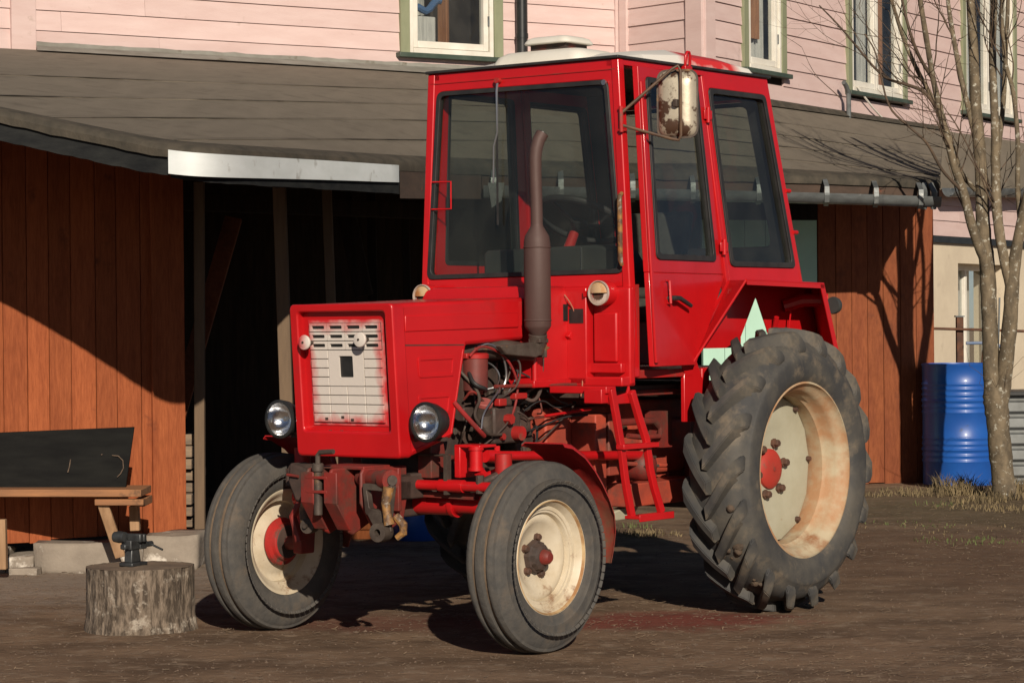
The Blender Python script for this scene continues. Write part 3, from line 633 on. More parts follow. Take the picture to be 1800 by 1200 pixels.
# things deep in the shed, seen under the tractor
g0 = at(645, 940, 15.2)
oc = thing('wooden_crate', 'orange wooden crate in the dark shed, seen under the tractor hitch', 'crate', (g0.x, 15.2, 0))
for k in range(5): MB().box(-.13,.13,-.15,-.13,.01+k*.058,.062+k*.058).build('crate_board', ORANGE, oc, smooth=0)
MB().box(-.13,.13,-.128,.15,0,.30).build('crate_body', ORANGE, oc, smooth=0)
g0 = at(735, 940, 15.0)
bc = thing('blue_canister', 'blue plastic canister in the dark shed, seen under the front axle', 'canister', (g0.x, 15.0, 0))
MB().lathe([(.001,0),(.13,0),(.145,.02),(.15,.12),(.145,.26),(.12,.33),(.05,.37),(.04,.40),(.001,.40)], (0,0,0), (0,0,1), 32).build('body', BLUE, bc)
MB().lathe([(.001,.42),(.045,.42),(.048,.385)], (0,0,0), (0,0,1), 24).build('cap', BLACKM, bc)
# ---- blue drum
d0 = at(1687, 760, 19.6)
dm = thing('blue_drum', 'tall blue steel drum with rolling hoops standing at the shed corner behind the bare tree', 'drum', (d0.x, 19.6, 0))
DR, DH = .288, .955; prof = [(.001,.03),(DR-.012,.03),(DR-.006,.0),(DR,.004),(DR,.02)]
def hoop(z, h=.010, w_=.017): return [(DR-.001, z-w_), (DR+h*.6, z-w_*.5), (DR+h, z), (DR+h*.6, z+w_*.5), (DR-.001, z+w_)]
for z in (.20,.245,.29,.335,.38): prof += hoop(z) if z in (.29,) else hoop(z, .0055, .014)
for z in (.58,.625,.67,.715,.76,.80): prof += hoop(z, .0055, .014) if z != .67 else hoop(z)
prof += [(DR, DH-.02), (DR+.006, DH-.012), (DR+.007, DH), (DR-.004, DH+.002), (DR-.01, DH-.018), (.001, DH-.02)]
MB().lathe(prof, (0,0,0), (0,0,1), 72).build('body', BLUE, dm, smooth=50)
# ---- rusty hand winch / stand behind the drum
hw = wthing('iron_stand', 'rusty upright iron post with a thin crossbar and blue handle behind the blue drum', 'stand', (3.55, 20.1, 0))
Yh = 20.2
def pipe(name, pts, r, m, par=hw): return MB().tube([at(x, y, Yh+dz) for x, y, dz in pts], r, 10).build(name, m, par)
MB().box(at(1681,600,Yh).x, at(1693,600,Yh).x, Yh-.03, Yh+.03, 0, at(1687,557,Yh).z).build('post', RUST, hw, bevel=.004)
MB().box(at(1679,600,Yh).x, at(1695,600,Yh).x, Yh-.04, Yh+.04, at(1687,557,Yh).z, at(1687,555,Yh).z+.002).build('cap_plate', ZINC, hw, smooth=0)
pipe('crossbar', [(1628,577,-.06),(1740,580,-.06),(1800,582,-.06)], .011, RUST)
pipe('handle', [(1698,603,-.1),(1752,602,-.1),(1760,612,-.1),(1764,632,-.1)], .013, mat('faded_blue', (.10,.16,.28), .6, col2=(.2,.2,.22)))
pipe('rod', [(1735,560,-.12),(1728,620,-.12),(1724,668,-.12)], .010, RUST)
pipe('rod', [(1757,523,-.1),(1755,600,-.1),(1750,650,-.1)], .008, ZINC)
MB().lathe([(.001,-.02),(.03,-.015),(.035,0),(.03,.015),(.001,.02)], at(1724,668,Yh-.12), (0,1,0), 16).build('weight', RUST, hw)
# ---- ribbed metal bin at the right edge
gb = wthing('ribbed_steel_bin', 'grey ribbed steel bin at the right edge behind the tree', 'bin', (4.0, 19.8, 0))
x0 = at(1762, 700, 19.6).x; x1 = x0+1.1; zt = at(1790, 692, 19.6).z
for k in range(6):
    z = zt-.05-k*.125; MB().prism([(x0,19.6,z),(x0,19.57,z-.02),(x0,19.57,z-.085),(x0,19.6,z-.105)], (x1-x0,0,0)).build('rib', GALV, gb, smooth=0, bevel=.003)
MB().box(x0, x1, 19.61, 20.2, .02, zt-.01).build('body', GALV, gb, smooth=0)
MB().box(x0-.02, x1+.02, 19.55, 20.22, zt-.012, zt+.02).build('rim', BLACKM, gb, bevel=.004)
# ---- the tree
TY = 17.95; tb = at(1768, 886, TY)
tr = wthing('bare_tree', 'bare young tree with several slim speckled stems beside the blue drum', 'tree', (tb.x, TY, 0))
rt = random.Random(21)
def limb(name, pts, m=TREEB, dY=0, n=16, nzz=.05):
    P = []; Rr = []
    for i in range(len(pts)-1):
        k = 5
        for j in range(k):
            t = j/k; P.append([lerp(pts[i][q], pts[i+1][q], t) for q in range(4)])
    P.append(list(pts[-1]))
    # smooth
    for _ in range(3):
        P = [P[0]]+[[(P[i-1][q]+2*P[i][q]+P[i+1][q])/4 for q in range(4)] for i in range(1, len(P)-1)]+[P[-1]]
    C_ = [at(p[0], p[1], TY+p[3]+dY) for p in P]; R__ = [p[2]*TY/FPX*(1+rt.uniform(-nzz, nzz)) for p in P]
    MB().tube(C_, R__, n).build(name, m, tr, smooth=60); return C_, R__
stems = []
stems.append(limb('trunk', [(1772,905,30,0),(1769,888,26,0),(1766,868,22,0),(1763,840,20.5,0),(1757,780,20,0),(1753,730,20.5,0),(1750,700,23,0),(1750,680,20,0)]))
stems.append(limb('limb', [(1746,712,15,0),(1744,680,15,0),(1741,600,14.5,.02),(1738,520,14,.03),(1735,460,14,.05),(1730,420,13,.06),(1727,380,12.5,.07),(1726,320,11.5,.1),(1720,240,11,.12),(1714,170,10,.15),(1711,80,8.5,.2),(1706,0,7.5,.2),(1700,-90,6,.2)]))
stems.append(limb('limb', [(1757,712,15,0),(1763,680,14.5,0),(1770,620,14,-.05),(1776,560,13,-.08),(1779,500,12.5,-.1),(1786,440,10,-.12),(1798,380,9,-.15),(1812,320,8,-.18),(1822,220,7,-.2),(1830,60,5,-.2),(1835,-80,4,-.2)]))
stems.append(limb('limb', [(1779,520,8,-.1),(1768,470,9,-.1),(1758,420,9,-.08),(1752,370,9,-.05),(1750,300,8.5,0),(1750,230,8,0),(1746,160,7,.05),(1744,80,6.5,.1),(1748,-10,6,.1),(1750,-90,5,.1)]))
stems.append(limb('limb', [(1737,500,8,.03),(1730,455,9,.0),(1718,425,9,-.02),(1706,390,8.5,-.05),(1697,350,8,-.08),(1688,320,7.5,-.1),(1678,295,7,-.12),(1672,270,6.5,-.14),(1664,240,6,-.16),(1652,190,5.5,-.2),(1640,140,5,-.2),(1632,90,5,-.25),(1622,30,4.5,-.3),(1608,-60,4,-.3)]))
stems.append(limb('limb', [(1715,335,4,.1),(1700,318,4.5,.08),(1686,300,5,.05),(1676,262,4.5,0),(1660,215,4.5,0),(1638,170,4,0),(1615,130,4,0),(1588,70,3.5,0),(1564,-10,3,0),(1550,-60,2.5,0)]))
stems.append(limb('limb', [(1727,330,5,.08),(1720,270,5.5,.12),(1705,200,5,.15),(1692,150,5,.15),(1680,90,4.5,.2),(1668,20,4,.2),(1660,-60,3,.2)]))
stems.append(limb('limb', [(1750,300,4.5,0),(1757,250,4.5,.1),(1764,180,4.5,.15),(1768,100,4,.2),(1772,0,3.5,.2),(1774,-80,3,.2)]))
stems.append(limb('limb', [(1786,440,5,-.12),(1795,400,5,-.1),(1788,330,4.5,-.1),(1790,250,4,-.1),(1782,160,4,-.1),(1766,110,3.5,-.1),(1760,20,3,-.1),(1765,-60,2.5,-.1)]))
stems.append(limb('limb', [(1651,195,3.5,-.2),(1625,160,3.2,-.2),(1597,150,3,-.1),(1560,140,2.6,0),(1535,118,2.2,.1),(1500,75,1.8,.2),(1470,40,1.5,.3),(1440,10,1.2,.3)], TWIGM, n=8))
stems.append(limb('limb', [(1640,140,3.2,-.2),(1615,100,3,-.3),(1600,60,2.6,-.4),(1585,0,2.2,-.4),(1575,-60,2,-.4)], TWIGM, n=8))
stems.append(limb('limb', [(1690,335,3,-.1),(1655,300,2.8,-.2),(1630,250,2.4,-.3),(1600,225,2.2,-.3),(1560,190,1.8,-.3),(1540,90,1.5,-.3),(1520,60,1.2,-.3)], TWIGM, n=8))
tw = MB()
def twig(p, d, r, ln, depth):
    pts = [p]; q = p.copy(); dd = d.copy(); k = max(4, int(ln/.07)); 
    for i in range(k):
        dd = (dd+Vector((rt.uniform(-.16,.16), rt.uniform(-.16,.16), rt.uniform(-.05,.13)))).normalized(); q = q+dd*(ln/k); pts.append(q.copy())
        if depth > 0 and rt.random() < .34:
            sd_ = dd.cross(Vector((rt.uniform(-1,1), rt.uniform(-1,1), rt.uniform(-.3,.3)))).normalized()
            twig(q, (dd*.75+sd_*.75).normalized(), r*.55, ln*rt.uniform(.3, .6), depth-1)
    tw.tube(pts, [lerp(r, r*.35, i/k) for i in range(k+1)], 5)
for si, (C_, R__) in enumerate(stems[1:]):
    for i in range(3, len(C_)-1):
        if C_[i].z < 2.0 or rt.random() > (.13 if si < 8 else .12): continue
        d = (C_[i+1]-C_[i]).normalized(); sd_ = Vector((rt.uniform(-1,1), rt.uniform(-1,1), 0)).normalized()
        twig(C_[i], (d*.8+sd_*.7+Vector((0,0,.15))).normalized(), min(.0060, R__[i]*.35), rt.uniform(.4, 1.1), 2)
for k in range(5):   # thin shoots low on the trunk and beside the wall
    p = at(rt.choice((1745,1760,1775)), rt.uniform(640, 760), TY); twig(p, Vector((rt.uniform(-.8,.8), -.3, .5)).normalized(), .003, .35, 1)
twig(at(1476,172,TY+1.5), Vector((-.5,0,.45)).normalized(), .004, .5, 1)
tw.build('twigs', TWIGM, tr, smooth=60, kind='stuff')
# ---- grass, straw, pebbles
rg = random.Random(4)
def blades(mb, c, r, n, h, lean=.6, wd_=.0035):
    for _ in range(n):
        a = rg.uniform(0, 6.28); q = r*math.sqrt(rg.random()); x = c[0]+q*math.cos(a); y = c[1]+q*math.sin(a)*1.0; z = gh(x, y)-.005
        hh = h*rg.uniform(.4, 1.15); dx = rg.uniform(-lean, lean)*hh; dy = rg.uniform(-lean, lean)*hh; w_ = wd_*rg.uniform(.6, 1.3); b0 = rg.uniform(0, 3.14); cx, cy = math.cos(b0)*w_, math.sin(b0)*w_
        mb.add([(x-cx,y-cy,z),(x+cx,y+cy,z),(x+dx*.4+cx*.8,y+dy*.4+cy*.8,z+hh*.6),(x+dx*.4-cx*.8,y+dy*.4-cy*.8,z+hh*.6),(x+dx,y+dy,z+hh*rg.uniform(.75,1))], [(0,1,2,3),(3,2,4)])
gd = MB(); gg = MB()
for px, py, n, r, h in ((1675,868,260,.16,.16),(1700,872,220,.14,.13),(1640,874,160,.22,.09),(1590,868,120,.22,.06),(1550,874,70,.2,.05),(1720,885,200,.2,.07),(1760,880,160,.18,.09),(1795,870,260,.25,.14),(1790,900,160,.3,.06),(1690,895,90,.25,.04),(1620,930,40,.5,.025),(1740,940,40,.5,.025),
                        (1110,942,110,.2,.05),(1150,945,90,.2,.04),(1130,948,60,.1,.05),(300,1000,40,.3,.03),(345,985,40,.1,.06)):
    p = gz(px, py); blades(gd, p, r, n, h)
for px, py, n, r, h in ((1600,925,50,.3,.03),(1680,955,60,.25,.035),(1740,955,50,.2,.03),(1640,890,40,.2,.04),(1118,930,25,.1,.05)):
    p = gz(px, py); blades(gg, p, r, n, h, .4)
gd.build('dry_grass', DRYG, smooth=0, kind='stuff'); o = bpy.data.objects['dry_grass']; tag(o, 'dry yellow grass tufts round the drum and tree', 'grass')
gg.build('green_grass', GREENG, smooth=0, kind='stuff'); tag(bpy.data.objects['green_grass'], 'small green grass shoots among the dry grass at right', 'grass')
sm = MB()
for _ in range(9000):
    y = 8.3+rg.random()**1.3*9.5; x = rg.uniform(-.25, .27)*y+.1; ln = rg.uniform(.006, .030)*(2.6 if rg.random() < .035 else 1); a = rg.gauss(0, .5)
    if NZ.noise(Vector((x*.8, y*.8, 7))) < -.05 and rg.random() < .7: continue
    z = gh(x, y)+rg.uniform(.001, .006); w_ = rg.uniform(.0006, .0018); dx, dy = math.cos(a)*ln/2, math.sin(a)*ln/2; nx, ny = -math.sin(a)*w_, math.cos(a)*w_; t = rg.uniform(-.004, .010); z2 = gh(x+dx, y+dy)+.003+t
    sm.add([(x-dx-nx,y-dy-ny,z),(x-dx+nx,y-dy+ny,z+w_),(x+dx+nx,y+dy+ny,z2+w_),(x+dx-nx,y+dy-ny,z2)], [(0,1,2,3)])
sm.build('straw', STRAW, smooth=0, kind='stuff'); tag(bpy.data.objects['straw'], 'bits of pale straw and twig strewn over the brown earth', 'straw')
pm = MB()
for _ in range(16000):
    y = 8.3+rg.random()**1.4*8; x = rg.uniform(-.25, .27)*y+.1; s_ = (.0022+.007*rg.random()**2.5)*(2.2 if rg.random() < .012 else 1); z = gh(x, y)
    q = [Vector((rg.uniform(.6,1.1)*math.cos(k*1.047), rg.uniform(.6,1.1)*math.sin(k*1.047), rg.uniform(-.1,.1)))*s_ for k in range(6)]
    pm.add([Vector((x,y,z))+v for v in q]+[(x+rg.uniform(-.3,.3)*s_, y, z+s_*rg.uniform(.3,.7))], [(k,(k+1)%6,6) for k in range(6)])
pm.build('pebbles', PEB, smooth=0, kind='stuff'); tag(bpy.data.objects['pebbles'], 'small stones and crumbs of earth scattered over the yard', 'pebbles')
# ================================================================== the tractor
MUD = (.105,.075,.05)
RED = mat('tractor_red', (.50,.0075,.010), .30, col2=(.42,.0065,.009), scale=3, coat=.3, rough2=.46, bump=.0014, bscale=6, col3=(.33,.014,.014), scale3=5, lo3=.62, hi3=.8)
REDLOW = mat('dusty_red', (.40,.012,.012), .5, col2=(.28,.02,.016), scale=6, col3=MUD, scale3=9, lo3=.56, hi3=.72, bump=.001, bscale=30)
REDRUST = mat('faded_red_iron', (.22,.020,.014), .6, col2=(.11,.024,.018), scale=10, col3=(.07,.045,.032), scale3=7, lo3=.50, hi3=.66, bump=.002, bscale=30)
CASTING = mat('faded_orange_casting', (.40,.060,.030), .65, col2=(.24,.045,.028), scale=7, col3=(.10,.06,.045), scale3=5, lo3=.54, hi3=.7, bump=.002, bscale=30)
GRIME = mat('oily_grime', (.035,.026,.022), .55, col2=(.075,.045,.035), scale=9, col3=(.13,.028,.02), scale3=7, lo3=.60, hi3=.72, bump=.003, bscale=30, rough2=.8)
IRON = mat('worn_iron', (.095,.075,.06), .6, metal=.25, col2=(.05,.035,.028), scale=12, col3=(.22,.12,.05), scale3=9, lo3=.58, hi3=.7, bump=.0015)
YRUST = mat('yellow_worn_iron', (.30,.15,.045), .6, col2=(.10,.055,.03), scale=24, lo=.42, hi=.56, col3=(.35,.32,.26), scale3=26, lo3=.58, hi3=.68, bump=.0015)
MUFF = mat('brown_muffler', (.085,.050,.043), .62, metal=.1, col2=(.075,.042,.036), scale=5, stretch=(1,1,.6), col3=(.13,.085,.06), scale3=9, lo3=.6, hi3=.75, bump=.0008)
WHITE = mat('off_white_roof_paint', (.68,.65,.58), .5, col2=(.60,.57,.49), scale=5, col3=(.3,.24,.18), scale3=15, lo3=.68, hi3=.78)
BLK = mat('black_rubber', (.016,.016,.017), .55, col2=(.03,.029,.028), scale=12)
DGREY = mat('dark_dash_plastic', (.030,.034,.034), .6, col2=(.045,.045,.042), scale=6)
CHROME = mat('headlight_reflector', (.80,.80,.80), .13, metal=1, bump=.003, bscale=18)
CREAM = mat('cream_wheel_paint', (.58,.51,.39), .5, col2=(.48,.40,.28), scale=9, col3=(.20,.09,.04), scale3=11, lo3=.585, hi3=.70, bump=.0008)
CREAMR = mat('cream_rust_rim_edge', (.50,.36,.19), .6, col2=(.30,.15,.06), scale=12, lo=.4, hi=.62, bump=.001)
GREYDISC = mat('grey_cream_disc', (.40,.385,.29), .6, col2=(.34,.32,.23), scale=5, col3=(.22,.095,.035), scale3=7, lo3=.64, hi3=.74, bump=.0008)
TANRIM = mat('rusty_tan_rim', (.37,.205,.105), .7, col2=(.42,.35,.235), scale=5.5, lo=.42, hi=.60, col3=(.26,.12,.055), scale3=4.5, lo3=.57, hi3=.70, bump=.001)
RUSTB = mat('rusty_bolt', (.11,.05,.03), .8, col2=(.05,.03,.022), scale=30)
TYRE = mat('front_tyre_rubber', (.060,.057,.053), .82, col2=(.088,.079,.068), scale=22, det=9, lo=.35, hi=.68, col3=(.125,.097,.072), scale3=7, lo3=.56, hi3=.76, bump=.004, bscale=30)
TYRER = mat('rear_tyre_rubber', (.042,.042,.042), .74, col2=(.085,.077,.064), scale=6, lo=.4, hi=.66, col3=(.17,.135,.095), scale3=9, lo3=.53, hi3=.74, bump=.002, bscale=26)
CGLASS = glassmat('cab_glass', (.68,.72,.68), dust=.035, dustcol=(.38,.37,.32))
AMBER = mat('amber_lens', (.50,.34,.19), .3, col2=(.46,.19,.06), scale=14, lo=.45, hi=.6, coat=.4)
LENSW = mat('cracked_white_lens', (.50,.42,.36), .35, col2=(.35,.25,.2), scale=22, coat=.3)
LENSG = glassmat('headlight_glass', (.93,.94,.95), dust=.05, rough=.05)
MIRR = mat('peeling_mirror', (.40,.35,.26), .4, metal=.35, col2=(.50,.44,.34), scale=5, col3=(.085,.045,.028), scale3=11, lo3=.49, hi3=.54, bump=.0006)
STEELB = mat('bright_steel', (.4,.4,.4), .3, metal=.9)
# the grille: off-white plate whose rim caught red overspray; the roof: red brush stripe left on the white
def overspray(name, base, dust, fn):
    M = mat(name, base, .5, bump=.0008, bscale=40); N, L = nd(M); b = N['Principled BSDF']; tc = N.new('ShaderNodeTexCoord'); sx = N.new('ShaderNodeSeparateXYZ'); L.new(tc.outputs['Object'], sx.inputs[0])
    no = N.new('ShaderNodeTexNoise'); no.inputs['Scale'].default_value = 16; no.inputs['Detail'].default_value = 5; L.new(tc.outputs['Object'], no.inputs[0])
    def mth(op, a, c=None, k=None):
        m_ = N.new('ShaderNodeMath'); m_.operation = op
        for i, s_ in enumerate((a, c, k)):
            if s_ is None: continue
            if isinstance(s_, (int, float)): m_.inputs[i].default_value = s_
            else: L.new(s_, m_.inputs[i])
        return m_.outputs[0]
    f = fn(sx.outputs, no.outputs[0], mth)
    mx = N.new('ShaderNodeMix'); mx.data_type = 'RGBA'; L.new(f, mx.inputs[0]); mx.inputs[6].default_value = (*base, 1); mx.inputs[7].default_value = (*dust, 1); L.new(mx.outputs[2], b.inputs['Base Color']); return M
def clampf(mth, v): return mth('MINIMUM', mth('MAXIMUM', v, 0.0), 1.0)
GZ0, GZ1, GY = .905, 1.30, .185
def f_gr(o, n, mth):
    ay = mth('DIVIDE', mth('ABSOLUTE', o[1]), GY); az = mth('DIVIDE', mth('ABSOLUTE', mth('SUBTRACT', o[2], (GZ0+GZ1)/2)), (GZ1-GZ0)/2)
    m_ = mth('ADD', mth('MAXIMUM', ay, az), mth('MULTIPLY', mth('SUBTRACT', n, .5), .42)); return clampf(mth, mth('DIVIDE', mth('SUBTRACT', m_, .80), .27))
GRILLE = overspray('oversprayed_grille', (.60,.545,.49), (.50,.025,.03), f_gr)
def f_rf(o, n, mth):
    # stripe band along the near flank and the top rear
    a = mth('ABSOLUTE', mth('SUBTRACT', o[1], .405)); b_ = mth('ADD', mth('DIVIDE', a, .045), mth('MULTIPLY', mth('SUBTRACT', n, .5), 1.6))
    s1 = clampf(mth, mth('MULTIPLY', mth('SUBTRACT', 1.5, b_), 1.5)); g = clampf(mth, mth('MULTIPLY', mth('SUBTRACT', .34, o[0]), 12.0)); g2 = clampf(mth, mth('MULTIPLY', mth('ADD', o[0], .17), 12.0))
    return mth('MULTIPLY', mth('MULTIPLY', s1, g), g2)
CROWN = overspray('roof_paint_with_red_stripe', (.68,.65,.59), (.55,.03,.03), f_rf)

T = thing('tractor', 'bright red farm tractor with glazed cab parked in front of the shed', 'tractor', (.60023, 11.54353, 0), ROT)
def mir(pts): return [(x, -y, z) for x, y, z in pts]
# ---------------------------------------------------------------- hood
HY = .268
hood = MB().prism([(2.055,-HY,1.374),(1.25,-HY,1.399),(1.258,-HY,1.222),(1.64,-HY,1.205),(1.735,-HY,.838),(2.0,-HY,.772),(2.02,-HY,.78)], (0,2*HY,0)).build('hood', RED, T, bevel=.016, seg=3)
def xf(z): return lerp(2.066, 2.108, (z-.77)/.605)       # leaning front face
oc_ = [(xf(1.372),-HY-.001,1.374),(xf(1.372),HY+.001,1.374),(xf(.77),HY+.001,.768),(xf(.77),-HY-.001,.768)]
ic_ = [(xf(1.343),-.228,1.343),(xf(1.343),.226,1.343),(xf(.872),.226,.872),(xf(.872),-.226,.872)]
MB().ring(rquad(oc_, .022), rquad(ic_, .02), (-.075,0,0)).build('nose_frame', RED, hood, bevel=.009, seg=3)
MB().prism([(xf(z)-.034, y, z) for y, z in ((-.235,.86),(.235,.86),(.235,1.35),(-.235,1.35))], (-.01,0,0)).build('nose_panel', RED, hood, smooth=0)
gb_ = MB().prism([(xf(z)-.030, y, z) for y, z in ((-GY-.012,GZ0-.012),(GY+.012,GZ0-.012),(GY+.012,GZ1+.012),(-GY-.012,GZ1+.012))], (-.003,0,0)).build('grille', GRILLE, hood, smooth=0)
MB().prism([(xf(z)-.0265, y, z) for y, z in ((-GY,GZ1-.108),(GY,GZ1-.108),(GY,GZ1),(-GY,GZ1))], (-.001,0,0)).build('grille_dark_sheet', BLACKM, hood, smooth=0)  # black sheet stands for the dark behind the slots
CW = 2*GY/4; RH = (GZ1-GZ0)/11
def tile(c0, c1, r0, r1, slot=None, name='grille_tile', bev=.0015):
    y0, y1 = -GY+c0*CW+.002, -GY+c1*CW-.002; z1_, z0_ = GZ1-r0*RH-.0016, GZ1-r1*RH+.0016
    o = [(xf(z)-.019, y, z) for y, z in ((y0,z1_),(y1,z1_),(y1,z0_),(y0,z0_))]
    if slot is None: MB().prism(o, (-.009,0,0)).build(name, GRILLE, hood, smooth=0, bevel=bev)
    else:
        sy, sz, cy_, cz_ = slot; zc = (z0_+z1_)/2+cz_; yc = (y0+y1)/2+cy_
        i_ = [(xf(z)-.019, y, z) for y, z in ((yc-sy,zc+sz),(yc+sy,zc+sz),(yc+sy,zc-sz),(yc-sy,zc-sz))]
        MB().ring(rquad(o, .002, 3), rquad(i_, min(.005, sz*.7), 3), (-.009,0,0)).build(name, GRILLE, hood, smooth=0)
for r in range(3):
    for c in range(4): tile(c, c+1, r, r+1, (.034, .0065, 0, 0))
for r in range(3, 11):
    for c in range(4):
        if 1 <= c <= 2 and r < 7: continue
        tile(c, c+1, r, r+1)
tile(1, 3, 3, 7, (.036, .042, .0, .006))
MB().prism([(xf(z)-.0265, y, z) for y, z in ((-.045,1.05),(.045,1.05),(.045,1.17),(-.045,1.17))], (-.001,0,0)).build('grille_dark_sheet', BLACKM, hood, smooth=0)  # black sheet stands for the dark of the centre hole
for y, z in ((-.172, 1.223), (.120, 1.233)):
    m_ = MB(); m_.lathe([(.001,.004),(.010,.004),(.028,.0),(.030,-.004),(.028,-.012),(.001,-.012)], (xf(z)+.033, y, z), (1,0,0), 28); b_ = m_.build('marker_lamp', GRILLE, hood)
    MB().cyl((xf(z)-.02,y,z),(xf(z)+.024,y,z),.008,10).cyl((xf(z)+.036,y,z),(xf(z)+.040,y,z),.005,8).build('stud', IRON, b_)
for k, (y, z) in enumerate(((-.115,.918),(-.03,.925),(.02,.915),(-.10,.868),(-.04,.868))): MB().box(xf(z)-.021, xf(z)-.0165, y-.008, y+.006, z-.004, z+.006).build('paint_chip', GRIME, hood, smooth=0)
# pressed panels on the near and far side
for s in (1, -1):
    def sidep(x0, x1, z0, z1, dz=0, h=.005):
        q = [(x0, s*(HY+h), z1), (x1, s*(HY+h), z1+dz), (x1, s*(HY+h), z0+dz), (x0, s*(HY+h), z0)]
        MB().prism(q, (0, -s*(h+.002), 0)).build('pressed_panel', RED, hood, bevel=.006, seg=2)
    sidep(2.03, 1.30, 1.262, 1.325, .012)
    MB().box(1.262, 1.62, min(s*HY,s*(HY+.003)), max(s*HY,s*(HY+.003)), 1.222, 1.372).build('pressed_panel', RED, hood, bevel=.002) if 0 else None
    MB().prism([(2.03,s*(HY+.0015),1.212),(1.66,s*(HY+.0015),1.209),(1.66,s*(HY+.0015),1.205),(2.03,s*(HY+.0015),1.207)], (0,-s*.004,0)).build('seam', GRIME, hood, smooth=0)
    for z0 in (1.08, .93):
        q = [(1.955,z0+.082),(1.72 if z0 > 1 else 1.745,z0+.085),(1.73 if z0 > 1 else 1.76,z0+.003),(1.945,z0)]
        o = [(x, s*(HY+.004), z) for x, z in q]; MB().ring(rquad(o, .012, 3), rquad(inset(o, .014), .006, 3), (0,-s*.005,0)).build('pressed_panel', RED, hood, smooth=0, bevel=.002)
    MB().prism([(x, s*(HY-.001+.004), z) for x, z in ((1.99,.80),(1.75,.858),(1.668,1.19),(1.662,1.19),(1.742,.853),(1.99,.793))], (0,-s*.005,0)).build('pressed_panel', RED, hood, bevel=.0015)
# ---------------------------------------------------------------- headlights
for s in (1, -1):
    c = Vector((2.03, s*(.374 if s > 0 else .392), .912)); h = MB(); pr = [(.001,-.105),(.03,-.10),(.055,-.075),(.072,-.035),(.078,0),(.079,.008),(.070,.010),(.068,.0)]
    h.lathe(pr, c, (1,0,0), 40); hl = h.build('headlight', BLACKM, T)
    MB().lathe([(.067,.004),(.062,-.012),(.048,-.035),(.025,-.052),(.001,-.056)], c, (1,0,0), 40).build('reflector', CHROME, hl)
    MB().lathe([(.068,.003),(.060,.010),(.045,.016),(.025,.019),(.001,.020)], c, (1,0,0), 40).build('lens', LENSG, hl)
    MB().lathe([(.001,-.02),(.010,-.024),(.010,-.04),(.001,-.045)], c, (1,0,0), 12).build('bulb', STEELB, hl)
    MB().lathe([(.0685,.012),(.076,.011),(.079,.002),(.074,-.004)], c, (1,0,0), 40).build('bezel', BLACKM, hl)
    MB().cyl(c+Vector((-.06,0,-.04)), (1.97, s*.25, .84), .014, 10).box(1.93,1.96,min(s*.2,s*.40),max(s*.2,s*.40),.835,.85).build('headlight_bracket', GRIME, T)
# ---------------------------------------------------------------- cowl and firewall
cow = MB().prism([(1.235,-.302,1.04),(1.235,.302,1.04),(1.235,.302,1.40),(1.225,.285,1.437),(1.2,.26,1.447),(1.2,-.26,1.447),(1.225,-.285,1.437),(1.235,-.302,1.40)], (-.245,0,0)).build('cowl', RED, T, bevel=.012, seg=3)
MB().box(.905, 1.0, -.40, .40, 1.03, 1.44).build('firewall', RED, T, bevel=.006)
MB().cyl((1.236,.305,1.03),(1.236,.305,1.21),.012,12).build('cowl_edge_tube', RED, cow)
MB().box(.95, 1.03, .3025, .306, 1.30, 1.37).build('cowl_dark_patch', BLACKM, cow, smooth=0)  # black patches laid on for the dark inside the notch
MB().box(.999,1.004,.315,.385,1.29,1.35).build('cowl_dark_patch', BLACKM, cow, smooth=0)
MB().prism([(.985,.304,1.27),(.955,.304,1.20),(.96,.304,1.19),(1.02,.304,1.235)], (0,.02,0)).build('bent_bracket', RED, cow, bevel=.003)
for s in (1, -1):
    y0, y1 = (.385, .585) if s > 0 else (-.585, -.385)
    sk = MB().box(.905, .945, y0, y1, 1.03, 1.44).build('skirt_panel', RED, T, bevel=.01, seg=3)
    MB().box(.944, .965, min(s*.41,s*.53), max(s*.41,s*.53), 1.125, 1.335).build('skirt_box', RED, sk, bevel=.009, seg=3)
    MB().box(.944, .975, min(s*.39,s*.56), max(s*.39,s*.56), 1.08, 1.122).build('skirt_ledge', RED, sk, bevel=.005)
    # indicator lamp
    c = Vector((.945, s*.475, 1.415)); lb = MB().lathe([(.001,0),(.05,0),(.052,.04),(.048,.062),(.040,.066),(.001,.066)], c, (1,0,0), 32).build('indicator_lamp', RED, T)
    le = MB(); n = 24; rr = .047; vs = [c+Vector((.076,0,0))]
    up = [c+Vector((.066, rr*math.cos(math.pi*i/n), rr*math.sin(math.pi*i/n))) for i in range(n+1)]; mid = [c+Vector((.080, rr*.6*math.cos(math.pi*i/n), rr*.6*math.sin(math.pi*i/n))) for i in range(n+1)]
    c0 = c+Vector((.083,0,0)); le.add(up+mid+[c0], [(i, i+1, n+2+i, n+1+i) for i in range(n)]+[(n+1+i, n+2+i, 2*n+2) for i in range(n)]).build('lens', AMBER, lb, 'broken amber upper half of the lens')
    lw = MB(); lo_ = [c+Vector((.066+.008*math.sin(math.pi*i/n), rr*math.cos(math.pi+math.pi*i/n), rr*math.sin(math.pi+math.pi*i/n))) for i in range(n+1)]
    li = [c+Vector((.074, rr*.62*math.cos(math.pi+math.pi*i/n), -.006+rr*.55*math.sin(math.pi+math.pi*i/n)*(1 if i%3 else .8))) for i in range(n+1)]
    lw.add(lo_+li, [(i, i+1, n+2+i, n+1+i) for i in range(n)]).build('lens', LENSW, lb, 'cracked white lower half of the lens', smooth=60)
    MB().lathe([(.001,.0665),(.03,.0665)], c+Vector((0,0,-.01)), (1,0,0), 16).build('bulb_hole', RUSTB, lb)
    MB().lathe([(.047,.064),(.052,.064),(.052,.074),(.048,.074)], c, (1,0,0), 36, closed=True).build('lens_rim', LENSW, lb)
